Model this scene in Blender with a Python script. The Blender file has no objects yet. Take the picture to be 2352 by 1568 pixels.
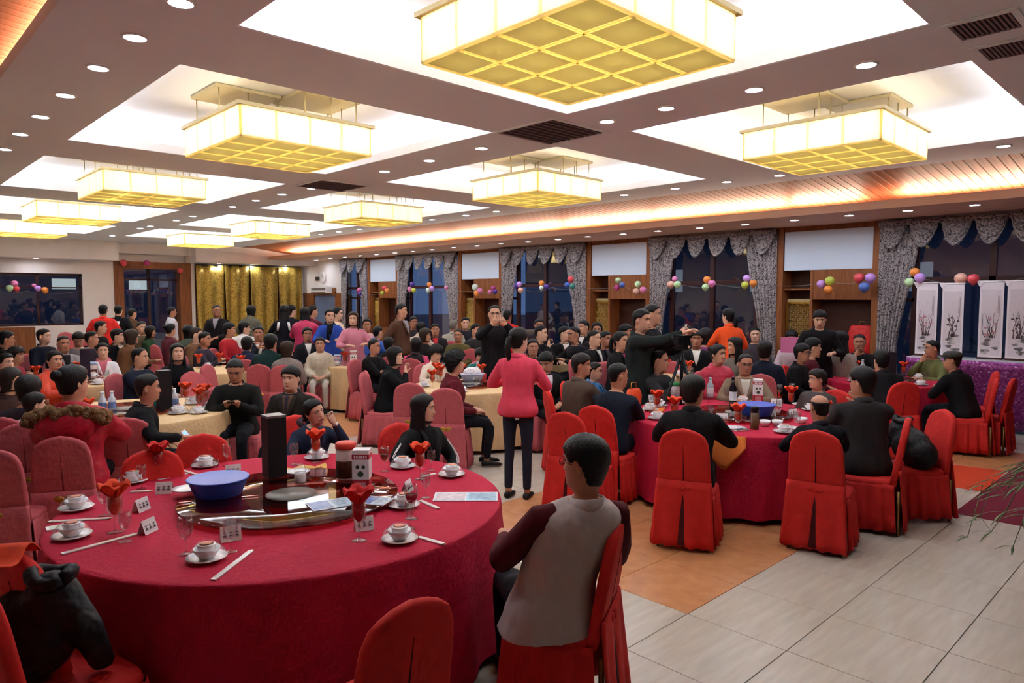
import bpy, math, random
import numpy as np
from mathutils import Vector, Matrix
random.seed(4); np.random.seed(4)
C = bpy.context.scene.collection
sc = bpy.context.scene
PI = math.pi
# ------------------------------------------------------------------ camera, world, exposure
FPX, CX, CY, H = 1613.0, 1176.0, 784.0, 1.95
PITCH = math.atan((784 - 680) / FPX)
YAW = math.atan((CX + 380) / (FPX / math.cos(PITCH)))
cam = bpy.data.cameras.new('camera'); camo = bpy.data.objects.new('camera', cam); C.objects.link(camo)
cam.sensor_width = 36; cam.lens = FPX / 2352 * 36; cam.clip_end = 200; cam.clip_start = .05
camo.location = (0, 0, H); camo.rotation_euler = (PI / 2 - PITCH, 0, -YAW)
sc.camera = camo
w = bpy.data.worlds.new('dusk'); sc.world = w; w.use_nodes = True
w.node_tree.nodes['Background'].inputs[0].default_value = (.10, .16, .32, 1)
w.node_tree.nodes['Background'].inputs[1].default_value = 1.0
sc.view_settings.view_transform = 'Standard'; sc.view_settings.look = 'None'
sc.view_settings.exposure = 0.33; sc.view_settings.gamma = 1.0
try: sc.view_settings.use_curve_mapping = False
except Exception: pass
sc.cycles.transparent_max_bounces = 40; sc.cycles.diffuse_bounces = 4; sc.cycles.max_bounces = 8; sc.cycles.sample_clamp_indirect = 30; sc.cycles.adaptive_threshold = .08
COVE_W, COVE_C = 30, (.86, .95, 1.0)       # strips in the ceiling recesses (per strip)
WOODCOVE_W, WOODCOVE_C = 26, (1.0, .84, .64)  # warm strips above the soffit, per metre run
BULB_W, BULB_C = 1.9, (1.0, .94, .78)
DOWN_E, DOWN_C = 180.0, (.74, .86, 1.0)
# camera-model helpers: turn a picture point into a point of the room
_f = np.array([math.sin(YAW) * math.cos(PITCH), math.cos(YAW) * math.cos(PITCH), -math.sin(PITCH)])
_r = np.array([math.cos(YAW), -math.sin(YAW), 0.0]); _u = np.cross(_r, _f)
def ray(x, y): return _f + _r * (x - CX) / FPX - _u * (y - CY) / FPX
def atz(x, y, z): d = ray(x, y); return np.array([0, 0, H]) + d * (z - H) / d[2]
def atX(x, y, X): d = ray(x, y); return np.array([0, 0, H]) + d * X / d[0]
def atY(x, y, Y): d = ray(x, y); return np.array([0, 0, H]) + d * Y / d[1]
def atd(x, y, dist): d = ray(x, y); return np.array([0, 0, H]) + d * dist / math.hypot(d[0], d[1])
# ------------------------------------------------------------------ materials
def lin(c):
    c = [v / 255 if max(c) > 1.01 else v for v in c]
    return tuple((v / 12.92 if v <= .04045 else ((v + .055) / 1.055) ** 2.4) for v in c) + (1,)
_mats = {}
def mat(name, col, rough=.7, metal=0, spec=.3, noise=0, nscale=40, bump=0, bscale=60, emit=0, sheen=0, alpha=None, trans=0, stretch=None, ior=None):
    key = (name, tuple(col), rough, noise)
    if key in _mats: return _mats[key]
    m = bpy.data.materials.new(name); m.use_nodes = True
    n = m.node_tree.nodes; l = m.node_tree.links; b = n['Principled BSDF']
    c = lin(col); b.inputs['Base Color'].default_value = c
    b.inputs['Roughness'].default_value = rough; b.inputs['Metallic'].default_value = metal
    b.inputs['Specular IOR Level'].default_value = spec
    if trans: b.inputs['Transmission Weight'].default_value = trans
    if ior: b.inputs['IOR'].default_value = ior
    if sheen: b.inputs['Sheen Weight'].default_value = sheen
    if emit: b.inputs['Emission Color'].default_value = c; b.inputs['Emission Strength'].default_value = emit
    if noise or bump:
        tc = n.new('ShaderNodeTexCoord'); mp = n.new('ShaderNodeMapping'); l.new(tc.outputs['Object'], mp.inputs[0])
        if stretch: mp.inputs['Scale'].default_value = stretch
    if noise:
        t = n.new('ShaderNodeTexNoise'); t.inputs['Scale'].default_value = nscale; t.inputs['Detail'].default_value = 3
        l.new(mp.outputs[0], t.inputs[0])
        r = n.new('ShaderNodeMapRange'); r.inputs[1].default_value = .3; r.inputs[2].default_value = .7
        r.inputs[3].default_value = 1 - noise; r.inputs[4].default_value = 1 + noise; l.new(t.outputs[0], r.inputs[0])
        mx = n.new('ShaderNodeVectorMath'); mx.operation = 'SCALE'; mx.inputs[0].default_value = c[:3]
        l.new(r.outputs[0], mx.inputs['Scale']); l.new(mx.outputs[0], b.inputs['Base Color'])
    if bump:
        t = n.new('ShaderNodeTexNoise'); t.inputs['Scale'].default_value = bscale; t.inputs['Detail'].default_value = 2
        l.new(mp.outputs[0], t.inputs[0]); bp = n.new('ShaderNodeBump'); bp.inputs['Strength'].default_value = bump
        bp.inputs['Distance'].default_value = .035; l.new(t.outputs[0], bp.inputs['Height']); l.new(bp.outputs[0], b.inputs['Normal'])
    _mats[key] = m
    return m
def cloth(col, rough=.85): return mat('cloth', col, rough, noise=.05, nscale=25, bump=1.0, bscale=7, spec=.18, stretch=(1, 1, .45))
def leather(col): return mat('leather', col, .5, noise=.1, nscale=20, bump=.35, bscale=18, spec=.3)
def ramp_mat(name, kind, stops, scale=10, rough=.6, metal=0, stretch=(1, 1, 1), bump=.2, **kw):
    if name in _mats: return _mats[name]
    m = bpy.data.materials.new(name); m.use_nodes = True; n = m.node_tree.nodes; l = m.node_tree.links; b = n['Principled BSDF']
    tc = n.new('ShaderNodeTexCoord'); mp = n.new('ShaderNodeMapping'); mp.inputs['Scale'].default_value = stretch
    l.new(tc.outputs['Object'], mp.inputs[0])
    t = n.new({'noise': 'ShaderNodeTexNoise', 'voronoi': 'ShaderNodeTexVoronoi', 'wave': 'ShaderNodeTexWave'}[kind])
    t.inputs['Scale'].default_value = scale
    if kind == 'noise': t.inputs['Detail'].default_value = kw.get('detail', 4)
    if kind == 'wave': t.inputs['Distortion'].default_value = kw.get('dist', 4); t.inputs['Detail'].default_value = 3
    l.new(mp.outputs[0], t.inputs[0])
    r = n.new('ShaderNodeValToRGB'); r.color_ramp.interpolation = kw.get('interp', 'LINEAR')
    e = r.color_ramp.elements
    while len(e) < len(stops): e.new(.5)
    for i, (p, c) in enumerate(stops): e[i].position = p; e[i].color = lin(c)
    out = t.outputs['Color'] if kind == 'voronoi' and kw.get('cell') else t.outputs[0]
    l.new(out, r.inputs[0]); l.new(r.outputs[0], b.inputs['Base Color'])
    b.inputs['Roughness'].default_value = rough; b.inputs['Metallic'].default_value = metal; b.inputs['Specular IOR Level'].default_value = .3
    if bump:
        bp = n.new('ShaderNodeBump'); bp.inputs['Strength'].default_value = bump; bp.inputs['Distance'].default_value = .01
        l.new(out, bp.inputs['Height']); l.new(bp.outputs[0], b.inputs['Normal'])
    _mats[name] = m; return m
def emis(name, col, s):
    if (name, col, s) in _mats: return _mats[(name, col, s)]
    m = bpy.data.materials.new(name); m.use_nodes = True; n = m.node_tree.nodes; n.clear()
    o = n.new('ShaderNodeOutputMaterial'); e = n.new('ShaderNodeEmission'); e.inputs[0].default_value = col + (1,) if len(col) == 3 else col
    e.inputs[1].default_value = s; m.node_tree.links.new(e.outputs[0], o.inputs[0]); _mats[(name, col, s)] = m; return m
def glassy(name, tint, rough=.02, refl=1.0):
    if name in _mats: return _mats[name]
    m = bpy.data.materials.new(name); m.use_nodes = True; n = m.node_tree.nodes; n.clear(); l = m.node_tree.links
    o = n.new('ShaderNodeOutputMaterial'); t = n.new('ShaderNodeBsdfTransparent'); g = n.new('ShaderNodeBsdfGlossy')
    t.inputs[0].default_value = lin(tint); g.inputs['Roughness'].default_value = rough
    lw = n.new('ShaderNodeLayerWeight'); lw.inputs[0].default_value = .5
    pw = n.new('ShaderNodeMath'); pw.operation = 'POWER'; pw.inputs[1].default_value = 3.5; l.new(lw.outputs['Facing'], pw.inputs[0])
    mu = n.new('ShaderNodeMath'); mu.operation = 'MULTIPLY_ADD'; mu.inputs[1].default_value = .55 * refl; mu.inputs[2].default_value = .04 * refl; mu.use_clamp = True
    l.new(pw.outputs[0], mu.inputs[0]); mx = n.new('ShaderNodeMixShader')
    l.new(mu.outputs[0], mx.inputs[0]); l.new(t.outputs[0], mx.inputs[1]); l.new(g.outputs[0], mx.inputs[2]); l.new(mx.outputs[0], o.inputs[0])
    _mats[name] = m; return m
def shade_mat(name, col, tr=.6):
    if name in _mats: return _mats[name]
    m = bpy.data.materials.new(name); m.use_nodes = True; n = m.node_tree.nodes; n.clear(); l = m.node_tree.links
    o = n.new('ShaderNodeOutputMaterial'); a = n.new('ShaderNodeBsdfDiffuse'); t = n.new('ShaderNodeBsdfTranslucent')
    a.inputs[0].default_value = lin(col); t.inputs[0].default_value = lin(col); mx = n.new('ShaderNodeMixShader'); mx.inputs[0].default_value = tr
    l.new(a.outputs[0], mx.inputs[1]); l.new(t.outputs[0], mx.inputs[2]); l.new(mx.outputs[0], o.inputs[0]); _mats[name] = m; return m
# ------------------------------------------------------------------ mesh helpers
def unit(v): v = np.asarray(v, float); n = np.linalg.norm(v); return v / n if n > 1e-9 else v
class MB:
    def __init__(s): s.v = []; s.f = []; s.m = []; s.n = 0
    def add(s, v, f, mi=0):
        v = np.asarray(v, float).reshape(-1, 3); s.v.append(v)
        s.f += [tuple(i + s.n for i in q) for q in f]; s.m += [mi] * len(f); s.n += len(v); return s
    def rings(s, R, mi=0, cap=(True, True), closed=True):
        R = [np.asarray(r, float) for r in R]; n = len(R[0]); f = []
        for i in range(len(R) - 1):
            for j in range(n if closed else n - 1):
                k = (j + 1) % n; f.append((i * n + j, i * n + k, (i + 1) * n + k, (i + 1) * n + j))
        if cap[0]: f.append(tuple(range(n))[::-1])
        if cap[1]: f.append(tuple((len(R) - 1) * n + j for j in range(n)))
        return s.add(np.concatenate(R), f, mi)
    def box(s, c, d, mi=0, rz=0, M=None):
        x, y, z = [q / 2 for q in d]
        v = np.array([(-x, -y, -z), (x, -y, -z), (x, y, -z), (-x, y, -z), (-x, -y, z), (x, -y, z), (x, y, z), (-x, y, z)])
        if rz: cc, ss = math.cos(rz), math.sin(rz); v = np.c_[v[:, 0] * cc - v[:, 1] * ss, v[:, 0] * ss + v[:, 1] * cc, v[:, 2]]
        if M is not None: v = v @ M.T
        return s.add(v + np.array(c), [(3, 2, 1, 0), (4, 5, 6, 7), (0, 1, 5, 4), (1, 2, 6, 5), (2, 3, 7, 6), (3, 0, 4, 7)], mi)
    def bb(s, x0, x1, y0, y1, z0, z1, mi=0): return s.box(((x0 + x1) / 2, (y0 + y1) / 2, (z0 + z1) / 2), (abs(x1 - x0), abs(y1 - y0), abs(z1 - z0)), mi)
    def tube(s, P, r, n=8, mi=0, cap=(True, True), sy=1.0):
        P = np.asarray(P, float); r = np.broadcast_to(np.asarray(r, float), (len(P),)); R = []; up = None
        for i in range(len(P)):
            t = unit(P[min(i + 1, len(P) - 1)] - P[max(i - 1, 0)])
            if up is None:
                a = np.array([0, 0, 1.0]) if abs(t[2]) < .9 else np.array([0, 1.0, 0]); up = unit(a - t * (a @ t))
            else: up = unit(up - t * (up @ t))
            b = np.cross(t, up); a = np.linspace(0, 2 * PI, n, endpoint=False)
            R.append(P[i] + r[i] * (np.outer(np.cos(a), up) * sy + np.outer(np.sin(a), b)))
        return s.rings(R, mi, cap)
    def lathe(s, prof, n=20, c=(0, 0, 0), mi=0, cap=(True, True)):
        a = np.linspace(0, 2 * PI, n, endpoint=False)
        return s.rings([np.c_[r * np.cos(a), r * np.sin(a), np.full(n, z)] + np.array(c) for r, z in prof], mi, cap)
    def ell(s, c, r, n=10, k=6, mi=0, M=None):
        R = []
        a = np.linspace(0, 2 * PI, n, endpoint=False)
        for i in range(k + 1):
            p = -PI / 2 + PI * (i + .12) / (k + .24); v = np.c_[np.cos(p) * np.cos(a) * r[0], np.cos(p) * np.sin(a) * r[1], np.full(n, np.sin(p) * r[2])]
            if M is not None: v = v @ M.T
            R.append(v + np.array(c))
        return s.rings(R, mi)
    def grid(s, P, mi=0):
        P = np.asarray(P, float); a, b = P.shape[:2]
        return s.add(P.reshape(-1, 3), [(i * b + j, i * b + j + 1, (i + 1) * b + j + 1, (i + 1) * b + j) for i in range(a - 1) for j in range(b - 1)], mi)
    def slab(s, P, th, mi=0):          # a grid surface given real thickness
        P = np.asarray(P, float); gu = np.gradient(P, axis=0); gv = np.gradient(P, axis=1); N = np.cross(gu, gv)
        N /= (np.linalg.norm(N, axis=2, keepdims=True) + 1e-12); Q = P + N * th; a, b = P.shape[:2]; n = a * b
        idx = lambda i, j: i * b + j
        f = [(idx(i, j), idx(i + 1, j), idx(i + 1, j + 1), idx(i, j + 1)) for i in range(a - 1) for j in range(b - 1)]
        f += [tuple(q + n for q in t[::-1]) for t in f]
        for i in range(a - 1): f += [(idx(i, 0), idx(i, 0) + n, idx(i + 1, 0) + n, idx(i + 1, 0)), (idx(i, b - 1), idx(i + 1, b - 1), idx(i + 1, b - 1) + n, idx(i, b - 1) + n)]
        for j in range(b - 1): f += [(idx(0, j), idx(0, j + 1), idx(0, j + 1) + n, idx(0, j) + n), (idx(a - 1, j), idx(a - 1, j) + n, idx(a - 1, j + 1) + n, idx(a - 1, j + 1))]
        return s.add(np.concatenate([P.reshape(-1, 3), Q.reshape(-1, 3)]), f, mi)
    def mesh(s, name, smooth=True, nmat=None):
        me = bpy.data.meshes.new(name); V = np.concatenate(s.v) if s.v else np.zeros((0, 3))
        me.from_pydata(V.tolist(), [], s.f)
        k = (max(s.m) + 1) if s.m else 1
        for _ in range(nmat or k): me.materials.append(None)
        if k > 1: me.polygons.foreach_set('material_index', s.m)
        if smooth: me.polygons.foreach_set('use_smooth', [True] * len(s.f))
        me.update(); return me
def clean(me):
    import bmesh
    b = bmesh.new(); b.from_mesh(me); bmesh.ops.recalc_face_normals(b, faces=b.faces); b.to_mesh(me); b.free(); return me
def put(name, me, mats, parent=None, loc=(0, 0, 0), rz=0, scale=None, **kw):
    if isinstance(me, MB): me = me.mesh(name, kw.pop('smooth', True))
    o = bpy.data.objects.new(name, me); C.objects.link(o)
    if not isinstance(mats, (list, tuple)): mats = [mats]
    for i, m in enumerate(mats):
        if i < len(o.material_slots): o.material_slots[i].link = 'OBJECT'; o.material_slots[i].material = m
    o.location = loc; o.rotation_euler = (0, 0, rz)
    if scale: o.scale = (scale,) * 3 if not isinstance(scale, tuple) else scale
    if parent: o.parent = parent
    tag(o, **kw); return o
def tag(o, label=None, cat=None, group=None, kind=None):
    if label: o['label'] = label
    if cat: o['category'] = cat
    if group: o['group'] = group
    if kind: o['kind'] = kind
    return o
def root(name, label, cat, loc=(0, 0, 0), rz=0, group=None, scale=None):
    o = bpy.data.objects.new(name, None); C.objects.link(o); o.location = loc; o.rotation_euler = (0, 0, rz); o.empty_display_size = .1
    if scale: o.scale = (scale,) * 3
    return tag(o, label, cat, group)
def struct(name, mb, m, parent=None, smooth=False): return put(name, mb, m, parent, smooth=smooth, kind=None if parent else 'structure')
def area(name, loc, sx, sy, power, col, rot=(0, 0, 0)):
    L = bpy.data.lights.new(name, 'AREA'); L.shape = 'RECTANGLE'; L.size = sx; L.size_y = sy; L.energy = power; L.color = col
    o = bpy.data.objects.new(name, L); o.location = loc; o.rotation_euler = rot; C.objects.link(o); return o
def smooth01(t): t = np.clip(t, 0, 1); return t * t * (3 - 2 * t)
_cache = {}
def cached(key, fn):
    if key not in _cache: _cache[key] = fn()
    return _cache[key]
# ------------------------------------------------------------------ room shell
WX, FY, CZ, SZ = 12.7, 24.5, 3.6, 3.21
M_beam = mat('beam_paint', (240, 242, 248), .7, spec=.2)
M_white = mat('ceiling_white', (240, 236, 236), .8, spec=.1)
M_wallw = mat('wall_cream', (242, 230, 226), .8, noise=.03, nscale=3)
M_wood = ramp_mat('wood', 'noise', [(.3, (126, 70, 38)), (.7, (160, 96, 52))], 3, .45, stretch=(6, 6, .6), bump=.03)
M_woodd = mat('wood_dark', (72, 36, 24), .5, noise=.15, nscale=8)
M_plank = ramp_mat('plank', 'noise', [(.3, (150, 92, 62)), (.7, (186, 124, 88))], 2, .55, stretch=(.6, 9, .6), bump=.02)
M_lip = mat('lip_paint', (226, 186, 160), .6)
M_frame = mat('window_frame_paint', (62, 30, 30), .45)
M_glass = glassy('window_glass', (226, 232, 238), .01, 3.2)
M_tileb = ramp_mat('tile_beige', 'noise', [(.3, (188, 174, 158)), (.7, (208, 196, 180))], 2.2, .28, stretch=(1, 8, 1), bump=0)
M_tileo = ramp_mat('tile_orange', 'noise', [(.3, (192, 128, 82)), (.7, (212, 150, 102))], 8, .3, bump=0)
M_grout = mat('grout', (112, 98, 88), .9)
M_metal = mat('brushed_metal', (190, 190, 190), .3, metal=1)
M_brass = mat('brass', (190, 150, 70), .35, metal=1)
M_darkmetal = mat('dark_metal', (40, 40, 42), .4, metal=.6)
M_black = mat('black_plastic', (16, 15, 17), .4)
# floor: a bed of grout carrying single tiles
fl = struct('floor', MB().bb(-4, WX + .4, -5, FY + 1, -.1, -.006), M_grout)
T = .624; tx0, ty0 = 3.695, 2.28
tile = MB(); q = T / 2 - .002
tile.rings([[(-q, -q, -.006), (q, -q, -.006), (q, q, -.006), (-q, q, -.006)], [(-q, -q, -.0015), (q, -q, -.0015), (q, q, -.0015), (-q, q, -.0015)],
            [(-q + .002, -q + .002, 0), (q - .002, -q + .002, 0), (q - .002, q - .002, 0), (-q + .002, q - .002, 0)]], cap=(False, True))
tme = tile.mesh('tile', False); cnt = 0; rest = {0: MB(), 1: MB()}
def orange(i, j): return (0 <= i < 5 and 0 <= j < 4) or (i in (9, 10) and -1 <= j < 4) or (i < 0 and 8 <= j < 12) or (-6 <= i < 0 and 3 <= j < 6 and i < -2) or (i >= 0 and 10 <= j < 13)
cand = []
for i in range(-8, 15):
    for j in range(-7, 36):
        x, y = tx0 + (i + .5) * T, ty0 + (j + .5) * T
        if x > WX - .2 or y > FY: continue
        d = np.array([x, y, -H]); k = d @ _f; px = CX + FPX * (d @ _r) / k if k > .3 else 9e9; py = CY - FPX * (d @ _u) / k if k > .3 else 9e9
        cand.append(((0 if (-250 < px < 2600 and py < 1900 and k > .3) else 1, math.hypot(x, y)), i, j, x, y))
cand.sort()
for n_, (_, i, j, x, y) in enumerate(cand):
    o_ = orange(i, j)
    if n_ < 290: put('tile', tme, M_tileo if o_ else M_tileb, fl, (x, y, 0))
    else: rest[int(o_)].bb(x - q, x + q, y - q, y + q, -.006, 0)
for k, m_ in ((0, M_tileb), (1, M_tileo)):
    if rest[k].n: put('distant_tile', rest[k], m_, fl, kind='stuff', smooth=False)
# ceiling slab with ten openings
CXR = [(1.84, 4.88), (5.82, 8.95)]
CYR = [(1.39, 4.35), (5.33, 8.72), (9.85, 12.95), (14.25, 17.3), (18.5, 21.4)]
cm = MB(); X0, X1 = .98, 9.95
xs = [X0] + [v for r_ in CXR for v in r_] + [X1]
for a_, b_ in ((xs[0], xs[1]), (xs[2], xs[3]), (xs[4], xs[5])): cm.bb(a_, b_, -5, FY, CZ, CZ + .09)
ys = [-5] + [v for r_ in CYR for v in r_] + [FY]
for a_, b_ in CXR:
    for k in range(0, len(ys), 2): cm.bb(a_, b_, ys[k], ys[k + 1], CZ, CZ + .09)
ceil = struct('ceiling', cm, M_beam)
UZ = 3.93
for a_, b_ in CXR:
    for c_, d_ in CYR:
        e = .34
        m_ = MB(); x0, x1, y0, y1 = a_ - e, b_ + e, c_ - e, d_ + e
        m_.bb(x0, x1, y0, y1, UZ, UZ + .05); m_.bb(x0 - .04, x0, y0, y1, CZ + .09, UZ); m_.bb(x1, x1 + .04, y0, y1, CZ + .09, UZ)
        m_.bb(x0, x1, y0 - .04, y0, CZ + .09, UZ); m_.bb(x0, x1, y1, y1 + .04, CZ + .09, UZ)
        put('ceiling_recess', m_, M_white, ceil, smooth=False)
        # cream edge of the opening
        t = .012; m_ = MB()
        m_.bb(a_, a_ + t, c_, d_, CZ + .002, CZ + .1); m_.bb(b_ - t, b_, c_, d_, CZ + .002, CZ + .1); m_.bb(a_ + t, b_ - t, c_, c_ + t, CZ + .002, CZ + .1); m_.bb(a_ + t, b_ - t, d_ - t, d_, CZ + .002, CZ + .1)
        put('recess_edge', m_, M_white, ceil, smooth=False)
        g = .17; z = CZ + .13
        for (lx, ly, sx, sy) in ((a_ - g, (c_ + d_) / 2, .06, d_ - c_ + .4), (b_ + g, (c_ + d_) / 2, .06, d_ - c_ + .4), ((a_ + b_) / 2, c_ - g, b_ - a_ + .4, .06), ((a_ + b_) / 2, d_ + g, b_ - a_ + .4, .06)):
            area('recess_strip', (lx, ly, z), sx, sy, COVE_W, COVE_C, (PI, 0, 0))
# sloping plank ceilings over both sides
def planks(xa, za, xb, zb, name):
    y = -3.0; st = struct(name, MB().bb(min(xa, xb) - .05, max(xa, xb), -5, FY, max(za, zb) + .14, max(za, zb) + .18), M_woodd)
    L = math.hypot(xb - xa, zb - za); ang = math.atan2(zb - za, xb - xa); p = MB()
    wd = .118; q = wd / 2 - .003
    p.add([(0, -q, 0), (0, q, 0), (L, q, 0), (L, -q, 0), (0, -q + .004, -.008), (0, q - .004, -.008), (L, q - .004, -.008), (L, -q + .004, -.008)],
          [(0, 1, 2, 3), (4, 7, 6, 5), (0, 4, 5, 1), (1, 5, 6, 2), (2, 6, 7, 3), (3, 7, 4, 0)])
    me = p.mesh('plank', False)
    while y < FY:
        o = put('plank', me, M_plank, st, (xa, y, za)); o.rotation_euler = (0, -ang, 0); y += wd
    struct_b = MB().add([(xa, -5, za + .005), (xb, -5, zb + .005), (xb, FY, zb + .005), (xa, FY, za + .005)], [(0, 1, 2, 3)])
    put('plank_backing', struct_b, M_woodd, st, smooth=False)
    return st
planks(9.9, CZ + .07, WX + .02, SZ + .1, 'ceiling_plank_slope')
planks(1.55, CZ + .13, -3.0, CZ + .55, 'ceiling_plank_bay')
# soffit with lip along the windows
s_ = MB().bb(10.96, WX + .3, -5, FY, SZ, SZ + .04); struct('trim_soffit', s_, M_lip)
struct('trim_lip', MB().bb(10.93, 10.99, -5, FY, SZ - .003, SZ + .115), M_lip)
y = -2.0
for k, (ya, yb) in enumerate(((-2, 1.35), (1.6, 3.55), (4.15, 5.2), (5.35, 7.9), (8.0, 10.2), (10.35, 12.1), (12.2, 14.1), (14.25, 16), (16.1, 18.1), (18.25, 20.2), (20.4, 22.8))):
    area('soffit_strip', (11.4, (ya + yb) / 2, SZ + .09), .05, yb - ya, WOODCOVE_W * (yb - ya), WOODCOVE_C, (PI, 0, 0))
area('bay_strip', (1.15, 6, CZ + .12), .06, 14, 230, WOODCOVE_C, (PI, 0, 0))
# outer walls that close the room
struct('wall_back', MB().bb(-3.2, WX + .4, -5.1, -5, 0, 4.4), M_wallw)
struct('wall_left', MB().bb(-3.2, -3.1, -5, FY, 0, 4.5), M_wallw)
# ---- window wall
def wy(px, py=640): return float(atX(px, py, WX)[1])
def wz(px, py): return float(atX(px, py, WX)[2])
Z_PT, Z_PB, Z_N, Z_SH = 3.12, 2.42, 1.89, 2.06
bays = [(2022, 1788), (1497, 1352), (1156, 1057), (917, 848)]
wins = [(2700, 2024), (1786, 1499), (1350, 1158), (1055, 919), (846, 790)]
wr = struct('wall_right', MB().bb(WX + .34, WX + .4, -5, wy(2650), 0, 3.4).bb(WX - .02, WX + .36, -5, 1.1, 0, SZ), M_wood)
lat = None
def lattice_mesh(w_, h_):
    m = MB(); cell = .085; nx = max(2, int(round(w_ / cell))); cell = w_ / nx; ny = int(h_ / (cell * .87))
    t = .008
    for j in range(ny + 1):
        for i in range(nx):
            cx_ = -w_ / 2 + (i + .5 + (.5 if j % 2 else 0)) * cell; cz_ = (j + .5) * h_ / (ny + 1)
            if abs(cx_) > w_ / 2 - .02: continue
            R = cell * .55
            for a in range(3):
                an = a * PI / 3 + PI / 6; d = np.array([0, math.cos(an) * R, math.sin(an) * R]); m.tube([np.array([0, cx_, cz_]) - d, np.array([0, cx_, cz_]) + d], t, 4)
    for a_ in (-1, 1): m.bb(-.015, .015, a_ * w_ / 2 - .02, a_ * w_ / 2 + .02, 0, h_)
    m.bb(-.015, .015, -w_ / 2, w_ / 2, -.02, .02); m.bb(-.015, .015, -w_ / 2, w_ / 2, h_ - .02, h_ + .02)
    return m.mesh('lattice', False)
M_panel = mat('white_panel', (216, 226, 242), .5, spec=.3)
for bi, (pr, pl) in enumerate(bays):
    y0, y1 = wy(pr), wy(pl); ym = y1 - (y1 - y0) * .37
    def part(nm, mb, m): put(nm, mb, m, wr, smooth=False)
    part('column', MB().bb(WX - .06, WX + .34, y0 - .02, y0 + .11, 0, SZ), M_wood); part('column', MB().bb(WX - .06, WX + .34, y1 - .11, y1 + .02, 0, SZ), M_wood)
    part('header', MB().bb(WX - .02, WX + .34, y0 + .11, y1 - .11, Z_PT, SZ), M_wood)
    part('white_panel', MB().bb(WX - .03, WX + .33, y0 + .12, y1 - .12, Z_PB, Z_PT), M_panel)
    part('niche_back', MB().bb(WX + .33, WX + .37, y0, y1, 0, Z_PB), M_woodd)
    part('wood_panel', MB().bb(WX - .02, WX + .33, y0 + .11, ym, Z_N, Z_PB), M_wood)
    part('niche_post', MB().bb(WX - .03, WX + .33, ym, ym + .05, 0, Z_PB), M_wood)
    part('shelf', MB().bb(WX, WX + .33, ym + .05, y1 - .11, Z_SH, Z_SH + .03), M_wood)
    part('base_cupboard', MB().bb(WX - .01, WX + .33, y0 + .11, ym, 0, .9).bb(WX - .03, WX + .33, y0 + .11, ym, .9, .94), M_wood)
    lw = (y1 - .11) - (ym + .05) - .06
    o = put('lattice', lattice_mesh(lw, 1.45), M_brass, wr, (WX + .1, (ym + .05 + y1 - .11) / 2, .38))
    part('lattice_backing', MB().bb(WX + .16, WX + .18, ym + .05, y1 - .11, 0, 1.9), mat('lattice_paper', (196, 176, 130), .8))
# windows
def window(i, pr, pl):
    y0, y1 = max(1.1, wy(pr)), wy(pl); zt = 3.1; nm = 'window_%d' % (i + 1)
    m = MB(); b = .045
    m.bb(WX + .05, WX + .13, y0, y1, .05, .2); m.bb(WX + .05, WX + .13, y0, y1, zt, SZ)
    W_ = y1 - y0; fr = (.0, .16, .5, .84, 1.0) if W_ > 2 else (0, .5, 1)
    for t in fr: m.bb(WX + .05, WX + .13, y0 + t * W_ - b, y0 + t * W_ + b, .2, zt)
    m.bb(WX + .05, WX + .13, y0, y1, 2.18, 2.26)
    for a_, b_ in ((fr[0], fr[1]), (fr[-2], fr[-1])): m.bb(WX + .05, WX + .13, y0 + a_ * W_, y0 + b_ * W_, 1.86, 1.92)
    o = struct(nm, m, M_frame)
    for a_, b_ in zip(fr[:-1], fr[1:]):
        for z0, z1 in ((.2, 2.18), (2.26, zt)):
            put('pane', MB().bb(WX + .085, WX + .095, y0 + a_ * W_ + b, y0 + b_ * W_ - b, z0, z1), M_glass, o, smooth=False)
    put('sill', MB().bb(WX - .06, WX + .2, y0, y1, 0, .06), M_woodd, o, smooth=False)
    return y0, y1
# patterned drapes
def drape_mat():
    m = bpy.data.materials.new('drape'); m.use_nodes = True; n = m.node_tree.nodes; l = m.node_tree.links; b = n['Principled BSDF']
    tc = n.new('ShaderNodeTexCoord'); t = n.new('ShaderNodeTexNoise'); t.inputs['Scale'].default_value = 24; t.inputs['Detail'].default_value = 1.5; t.inputs['Distortion'].default_value = 2.2
    l.new(tc.outputs['Object'], t.inputs[0]); r = n.new('ShaderNodeValToRGB'); r.color_ramp.interpolation = 'EASE'
    e = r.color_ramp.elements; e[0].position = .42; e[0].color = lin((52, 42, 48)); e[1].position = .52; e[1].color = lin((176, 162, 160))
    l.new(t.outputs[0], r.inputs[0]); l.new(r.outputs[0], b.inputs['Base Color']); b.inputs['Roughness'].default_value = .45; b.inputs['Sheen Weight'].default_value = .3
    return m
M_drape = drape_mat()
DL = ['grey patterned swag drapes framing the window behind the ink scroll paintings', 'grey patterned swag drapes on the window behind the orange-jacketed guest',
      'grey patterned swag drapes on the window with the purple, orange and blue-red balloon bunches', 'grey patterned swag drapes on the window showing a pale blue figure outside', 'narrow grey patterned drapes beside the clock wall']
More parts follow.
